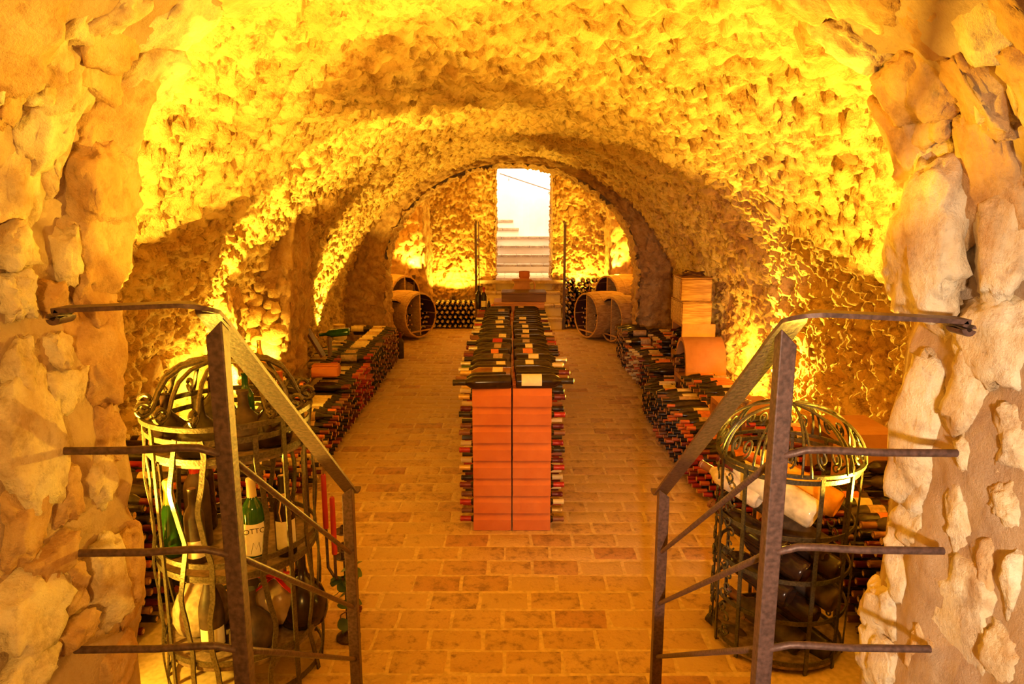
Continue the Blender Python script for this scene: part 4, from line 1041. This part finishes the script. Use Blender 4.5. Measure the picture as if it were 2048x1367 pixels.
RC = Vector((1.19, 2.80, 0)); RR = .285
rc = empty('round_cage', RC, 'round iron cage with scrollwork and domed top full of magnums behind the right handrail', 'cage')
for z, hgt, nme in ((.870, .014, 'rim'), (.84, .018, 'hoop'), (.60, .018, 'hoop'), (.41, .018, 'hoop'), (.23, .018, 'hoop'), (.04, .020, 'hoop')):
    m = MB(); hoop(m, RR+(.016 if nme == 'rim' else 0)-(.87-z)*.015, z, hgt, .006 if nme != 'rim' else .014); m.obj(nme, M_CAGE2, rc, 50)
m = MB(); m.lathe([(.001, .02), (RR-.012, .02), (RR-.012, .032), (.001, .032)], 40, cap0=False, cap1=False); m.obj('shelf', M_SHELF, rc, 50)
def dome(a, z_): return None
for k in range(10):
    a = 2*PI*(k+.25)/10
    for da in (-.06, .06):
        m = MB(); P = []
        for i in range(18):
            t_ = i/17*PI/2; r = .298*math.cos(t_)**.85 if t_ < PI/2 else 0; P.append((max(r, .012)*math.cos(a+da*(1-i/17)), max(r, .012)*math.sin(a+da*(1-i/17)), .87+.215*math.sin(t_)))
        m.tube(P, .0055, 6); m.obj('rib', M_CAGE2, rc, 50)
    # S scrolls on the dome between the ribs
    am = a+PI/10; m = MB(); P2 = spiral((.0, .065), .040, .010, -PI/2, 2.2*PI, 22)
    for sgn in (-1, 1):
        P = []
        for u, v in P2:
            t_ = math.asin(min(.98, max(0, (v+.012)/.215))); r = .296*math.cos(t_)**.85
            ang = am+sgn*(u*.55+.028)/max(r, .08); P.append((r*math.cos(ang), r*math.sin(ang), .875+v))
        m.tube(P, .0048, 6)
    m.obj('scroll', M_CAGE2, rc, 50)
for k in range(12):
    a = 2*PI*(k+.15)/12; m = MB()
    m.sweep([((RR+.003-(.87-z)*.015)*math.cos(a), (RR+.003-(.87-z)*.015)*math.sin(a), z) for z in np.linspace(.875, .0, 12)], rect(.016, .007), up=Vector((math.cos(a), math.sin(a), 0))); m.obj('bar', M_CAGE2, rc, 40)
for k in (4, 5, 6, 0):                                                           # columns of S scrolls between neighbouring bars
    a = 2*PI*(k+.65)/12; m = MB()
    for j in range(8):
        zc_ = .085+j*.098; fl_ = 1 if j % 2 else -1
        cur = [(u*fl_, v) for u, v in spiral((.012, -.022), .008, .026, -PI, PI*.9, 12)][::1] + [(-u*fl_, v) for u, v in spiral((.012, .022), .026, .008, PI*1.9, 0, 12)]
        m.tube([((RR+.001)*math.cos(a+u/RR), (RR+.001)*math.sin(a+u/RR), zc_+v) for u, v in cur], .0042, 5)
    m.obj('scrollwork', M_CAGE2, rc, 50)
# magnums lying in the right cage, butts towards the entrance
MG = [(1612, 1150, 'dark'), (1690, 1145, 'dark'), (1655, 1100, 'dusty'), (1630, 1238, 'dark'), (1672, 1205, 'dusty'), (1605, 1292, 'dusty'), (1665, 1312, 'olive'), (1580, 1195, 'dark'), (1570, 1105, 'dark'), (1640, 1352, 'dark'), (1560, 1350, 'dusty')]
RANK = {y: ORD[i+1] if i else 'first' for i, y in enumerate(sorted(m[1] for m in MG))}
for k, (px, py, gl) in enumerate(MG):
    p = at_y(px, py, 2.60+.012*(k % 3)); ax = Vector((-.60, .76, .24))
    if p.x > 1.36: p.x = 1.36
    bottle(dict(p=p, a=ax, shape='magnum', glass=gl, cap=R.choice(['burgundy', 'black', 'brown']), s=1.0), 'magnum_bottle', f"large {'dusty' if gl == 'dusty' else 'dark'} bottle lying butt-first in the scrollwork cage, {RANK[py]} from its top", 'magnums lying in the scrollwork cage', seg=22)
bottle(dict(p=at_y(1678, 1012, 2.68), a=Vector((-.70, .62, .30)), shape='magnum', glass='gold', cap='orange', s=1.12), 'magnum_bottle', 'golden glass magnum lying highest in the scrollwork cage', seg=24)
wr_ = bottle(dict(p=at_y(1632, 1032, 2.60), a=Vector((-.68, .62, .32)), shape='magnum', glass='gold', cap='burgundy', s=1.18), 'magnum_bottle', 'magnum in crumpled clear wrap beside the golden magnum', seg=24)
wr_.data = body_mesh('magnum', M_FOILWRAP, 26)
GL['wrap'] = M_PAPER
bottle(dict(p=at_y(1520, 1000, 2.72), a=Vector((-.6, .7, .25)), shape='magnum', glass='wrap', cap='brown', s=.8), 'wrapped_bottle', 'bottle in brown crumpled paper near the top of the scrollwork cage', seg=20)
tr = empty('white_tray', (1.25, 3.18, .70), 'small pale dish with white sprigs behind the scrollwork dome', 'dish')
MB().lathe([(.001, 0), (.05, 0), (.075, .02), (.072, .022), (.048, .005), (.001, .004)], 20, cap0=False, cap1=False).obj('body', LABELS['white'], tr, 50)
slab('stand', (-.04, -.04, -.70), (.04, .04, -.001), M_CLAY2, tr)

# contents of the left cage
DEMI = [(.075, 0), (.088, .006), (.098, .04), (.096, .085), (.078, .135), (.048, .172), (.026, .20), (.021, .23), (.020, .285), (.024, .287), (.024, .305)]
def demijohn(p, s_, mat, label, cap=None, squat=1.0, name='demijohn'):
    t = empty(name, p, label, 'bottle')
    prof = [(r*s_, z*s_*squat) for r, z in DEMI]
    MB().lathe(prof, 22).obj('body', mat, t, 50)
    if cap: MB().lathe([(.027*s_, .24*s_*squat), (.026*s_, .312*s_*squat), (.001, .316*s_*squat)], 14, cap0=False, cap1=False).obj('stopper', cap, t, 50)
    return t
def on(x, y, z): return (LC.x+x, LC.y+y, z)
z1, z2_, z3 = .9935, .5435, .1835
demijohn(on(-.20, -.10, z1), .85, M_GLASS, 'dark squat flagon at the left edge of the wavy cage top shelf', squat=.8)
demijohn(on(-.04, -.17, z1), .95, M_OLIVE, 'round olive flagon at the front of the wavy cage top shelf', squat=.75)
demijohn(on(.09, -.08, z1), .95, M_DUSTY, 'dusty flagon at the middle of the wavy cage top shelf', squat=.75)
demijohn(on(.18, -.06, z1), .85, M_GLASS, 'shiny black flagon at the right of the wavy cage top shelf', squat=.8)
demijohn(on(-.12, .14, z1), .95, M_GLASS, 'dark flagon at the back of the wavy cage top shelf', squat=.75)
bottle(dict(p=Vector(on(.05, .05, z1)), a=Vector((0, 0, 1)), shape='bordeaux', glass='green', cap=None, s=.85), label='slim green bottle standing among the top shelf flagons')
bottle(dict(p=Vector(on(.16, .14, z1)), a=Vector((0, 0, 1)), shape='bordeaux', glass='dusty', cap='orange', s=.8), label='bottle with orange neck behind the top shelf flagons')
V_ = Vector((0, 0, 1)); toC = Vector((1.1, -2.6, 0)).normalized()
bottle(dict(p=Vector(on(-.22, -.10, z2_)), a=V_, up=toC, shape='champagne', glass='green', cap='gold', s=1.0), 'foil_bottle', 'upright green sparkling wine bottle with gold foil in the wavy cage')
bottle(dict(p=Vector(on(-.15, -.02, z2_)), a=V_, up=toC, shape='bordeaux', glass='dusty', cap='red', s=1.32), label='tall dusty bottle with bright red capsule in the wavy cage')
bottle(dict(p=Vector(on(-.10, -.16, z2_)), a=V_, up=toC, shape='bordeaux', glass='dusty', cap=None, lab='white', labdim=(1.3, .03, .10), s=1.0), label='pale dusty bottle with white label low on the wavy cage middle shelf')
bottle(dict(p=Vector(on(-.20, .13, z2_)), a=V_, up=toC, shape='magnum', glass='dark', cap=None, s=1.0), 'magnum_bottle', 'large dark bottle at the back of the wavy cage middle shelf')
ot = bottle(dict(p=Vector(on(.125, -.15, z2_)), a=V_, up=toC, shape='bordeaux', glass='green', cap='cream', lab='white', labdim=(1.0, .035, .150), s=1.12), label='green bottle with white label reading OTTO in the wavy cage', seg=24)
tx = bpy.data.curves.new('lettering', 'FONT'); tx.body = 'OTTO'; tx.size = .026; tx.align_x = 'CENTER'; tx.extrude = .0002; tx.materials.append(M_INK)
lab_o = [c for c in ot.children if c.name.startswith('label')][0]
tmp = bpy.data.objects.new('lettering_source', tx); COL.objects.link(tmp); C.view_layer.update()
tme = bpy.data.meshes.new_from_object(tmp.evaluated_get(C.evaluated_depsgraph_get())); bpy.data.objects.remove(tmp)
to = link('lettering', tme, lab_o); to.matrix_local = Matrix(((0, 0, 1, .0388), (1, 0, 0, 0), (0, 1, 0, .118), (0, 0, 0, 1)))
m = MB(); m.tube([(.0392, -.016, .045), (.0392, -.006, .085), (.0392, .002, .06), (.0392, .012, .085), (.0392, .016, .046)], .0008, 4); m.obj('drawing', M_INK, lab_o)
rf = bottle(dict(p=Vector(on(.225, -.09, z2_)), a=V_, up=toC, shape='bordeaux', glass='dark', cap='black', lab='white', labdim=(1.1, .03, .14), s=1.08), label='dark bottle with raffia bow and printed paper label in the wavy cage', seg=24)
m = MB(); m.tube(circ(.0175, .238, 16), .0022, 5, True)
m.tube([(.018, 0, .238), (.03, .014, .21), (.041, .02, .17), (.041, .01, .125)], .0022, 5); m.tube([(.018, 0, .238), (.03, -.012, .215), (.041, -.02, .18), (.041, -.014, .14)], .0022, 5); m.obj('raffia', M_CORK, rf, 50)
demijohn(on(-.17, -.02, z3), 1.15, LABELS['grey'], 'pale dusty demijohn with amber shoulder on the wavy cage bottom shelf', CAPS['gold'], .95)
bottle(dict(p=Vector(on(-.06, -.17, z3)), a=V_, up=toC, shape='burgundy', glass='dusty', cap='cream', lab='white', labdim=(1.1, .02, .085), s=1.18), label='dusty burgundy bottle with white label on the wavy cage bottom shelf', seg=20)
demijohn(on(.09, -.15, z3), .92, M_DUSTY, 'dark dusty flagon in front of the ribboned bundle on the bottom shelf', squat=.85)
demijohn(on(.24, .02, z3), 1.05, M_GLASS, 'dark round flagon at the right edge of the wavy cage bottom shelf')
demijohn(on(-.02, .16, z3), 1.1, M_GLASS, 'dark flagon at the back of the wavy cage bottom shelf')
gb = empty('gift_bundle', on(.145, .0, z3), 'bulbous gift bottle wrapped in clear film and tied with a red ribbon', 'gift')
gv, gf = ico(4); gm = MB()
gp = gv*np.array([.098, .098, .105]); pleat = 1+.05*np.sin(np.arctan2(gv[:, 1], gv[:, 0])*17)*np.clip(gv[:, 2]+.3, 0, 1); gp[:, :2] *= pleat[:, None]; gp[:, 2] += .105
gm.add(gp.tolist(), gf); gm.obj('wrapped_body', plain('brown_film', (.36, .24, .14), .22, vary=.3, bscale=14), gb, 60)
pf = []; 
m = MB(); n = 18; prof = [(.03, .205), (.026, .225), (.03, .25), (.042, .28), (.048, .30)]
for r, z in prof:
    for k in range(n): a = 2*PI*k/n; q = r*(1+.14*math.sin(5*a+z*40)); m.v.append((q*math.cos(a), q*math.sin(a), z+.008*math.sin(3*a)))
for i in range(4):
    for k in range(n): m.f.append([i*n+k, i*n+(k+1) % n, (i+1)*n+(k+1) % n, (i+1)*n+k]); m.m.append(0)
m.obj('gathered_top', M_PAPER, gb, 60)
m = MB(); m.tube(circ(.030, .222, 18), .006, 6, True); m.obj('ribbon', M_RIBBON, gb, 50)
m = MB()
for sgn in (-1, 1):
    m.sweep([(0, -.03, .222), (sgn*.035, -.045, .245), (sgn*.075, -.03, .245), (sgn*.07, -.02, .22), (sgn*.02, -.028, .215)], rect(.022, .002))
    m.sweep([(sgn*.01, -.03, .22), (sgn*.05, -.05, .19), (sgn*.085, -.06, .165)], rect(.018, .002))
m.obj('bow', M_RIBBON, gb, 50)
dk = empty('dark_bottle_case', on(.06, .14, z3), 'tall black carton behind the ribboned bundle', 'carton'); slab('body', (-.06, -.05, 0), (.06, .05, .34), CAPS['black'], dk, .004); slab('flap', (-.058, -.048, .341), (.058, .048, .344), CAPS['black'], dk)

# candle stand with ivy beside the left cage
CS = Vector((-.735, 2.78, 0))
cs = empty('candle_stand', CS, 'iron candle stand with leafy ivy between the wavy cage and the left handrail', 'candle stand')
MB().lathe([(.055, 0), (.055, .012), (.03, .03), (.012, .05)], 20).obj('base', M_IRON, cs, 50)
MB().tube([(0, 0, .03), (0, 0, .40)], .009, 8).obj('stem', M_IRON, cs, 50)
CANDLES = [(-.085, .03, .52, .25), (-.03, -.05, .44, .26), (.035, .02, .40, .235)]
for k, (x, y, z, l_) in enumerate(CANDLES):
    MB().tube([(0, 0, .30), (x*.6, y*.6, .28), (x, y, .33), (x, y, z-.01)], .007, 8).obj('arm', M_IRON, cs, 50)
    MB().lathe([(.001, z-.012), (.030, z-.012), (.042, z-.004), (.041, z-.001), (.028, z-.008), (.016, z-.008), (.016, z+.02), (.0125, z+.02), (.0125, z-.006), (.001, z-.006)], 18, cap0=False, cap1=False).obj('drip_dish', M_IRON, cs, 50)
    c = empty('candle', CS+Vector((x, y, z-.0055)), ['tall red candle nearest the wavy cage on the stand', 'red candle in front on the iron stand', 'red candle nearest the handrail on the iron stand'][k], 'candle')
    mm = MB(); mm.lathe([(.0115, 0), (.0122, .01), (.0118, l_*.6), (.011, l_-.006), (.009, l_), (.001, l_-.003)], 14, cap1=False); mm.obj('wax', M_CANDLE, c, 50)
    MB().tube([(0, 0, l_-.003), (.001, 0, l_+.008)], .0012, 5).obj('wick', M_INK, c)
iv = empty('ivy_garland', CS+Vector((0, -.02, 0)), 'dark green ivy trailing down the iron candle stand', 'plant')
P = [(.03*math.sin(i*.8), -.015+.02*math.cos(i*.9), .40-.021*i) for i in range(19)]
MB().tube(P, .003, 6).obj('stem', M_DARKWOOD, iv, 50)
IL = [leaf_mesh(.06, .026, M_LEAF, .2), leaf_mesh(.05, .022, M_LEAF, -.2)]
for k in range(34):
    q = P[R.randrange(len(P))]; o = link('leaf', R.choice(IL), iv); o.location = q; o.rotation_euler = (R.uniform(-.6, .6), R.uniform(-.2, 1.1), R.uniform(0, 6.28))
m = MB()
for k in range(16): 
    vs, fs = ico(1); c = np.array([.05+R.uniform(-.02, .02), -.02+R.uniform(-.02, .02), .16+R.uniform(-.03, .03)]); m.add((vs*.008+c).tolist(), fs)
m.obj('berry_cluster', CAPS['burgundy'], iv, 50).__setitem__('kind', 'stuff')
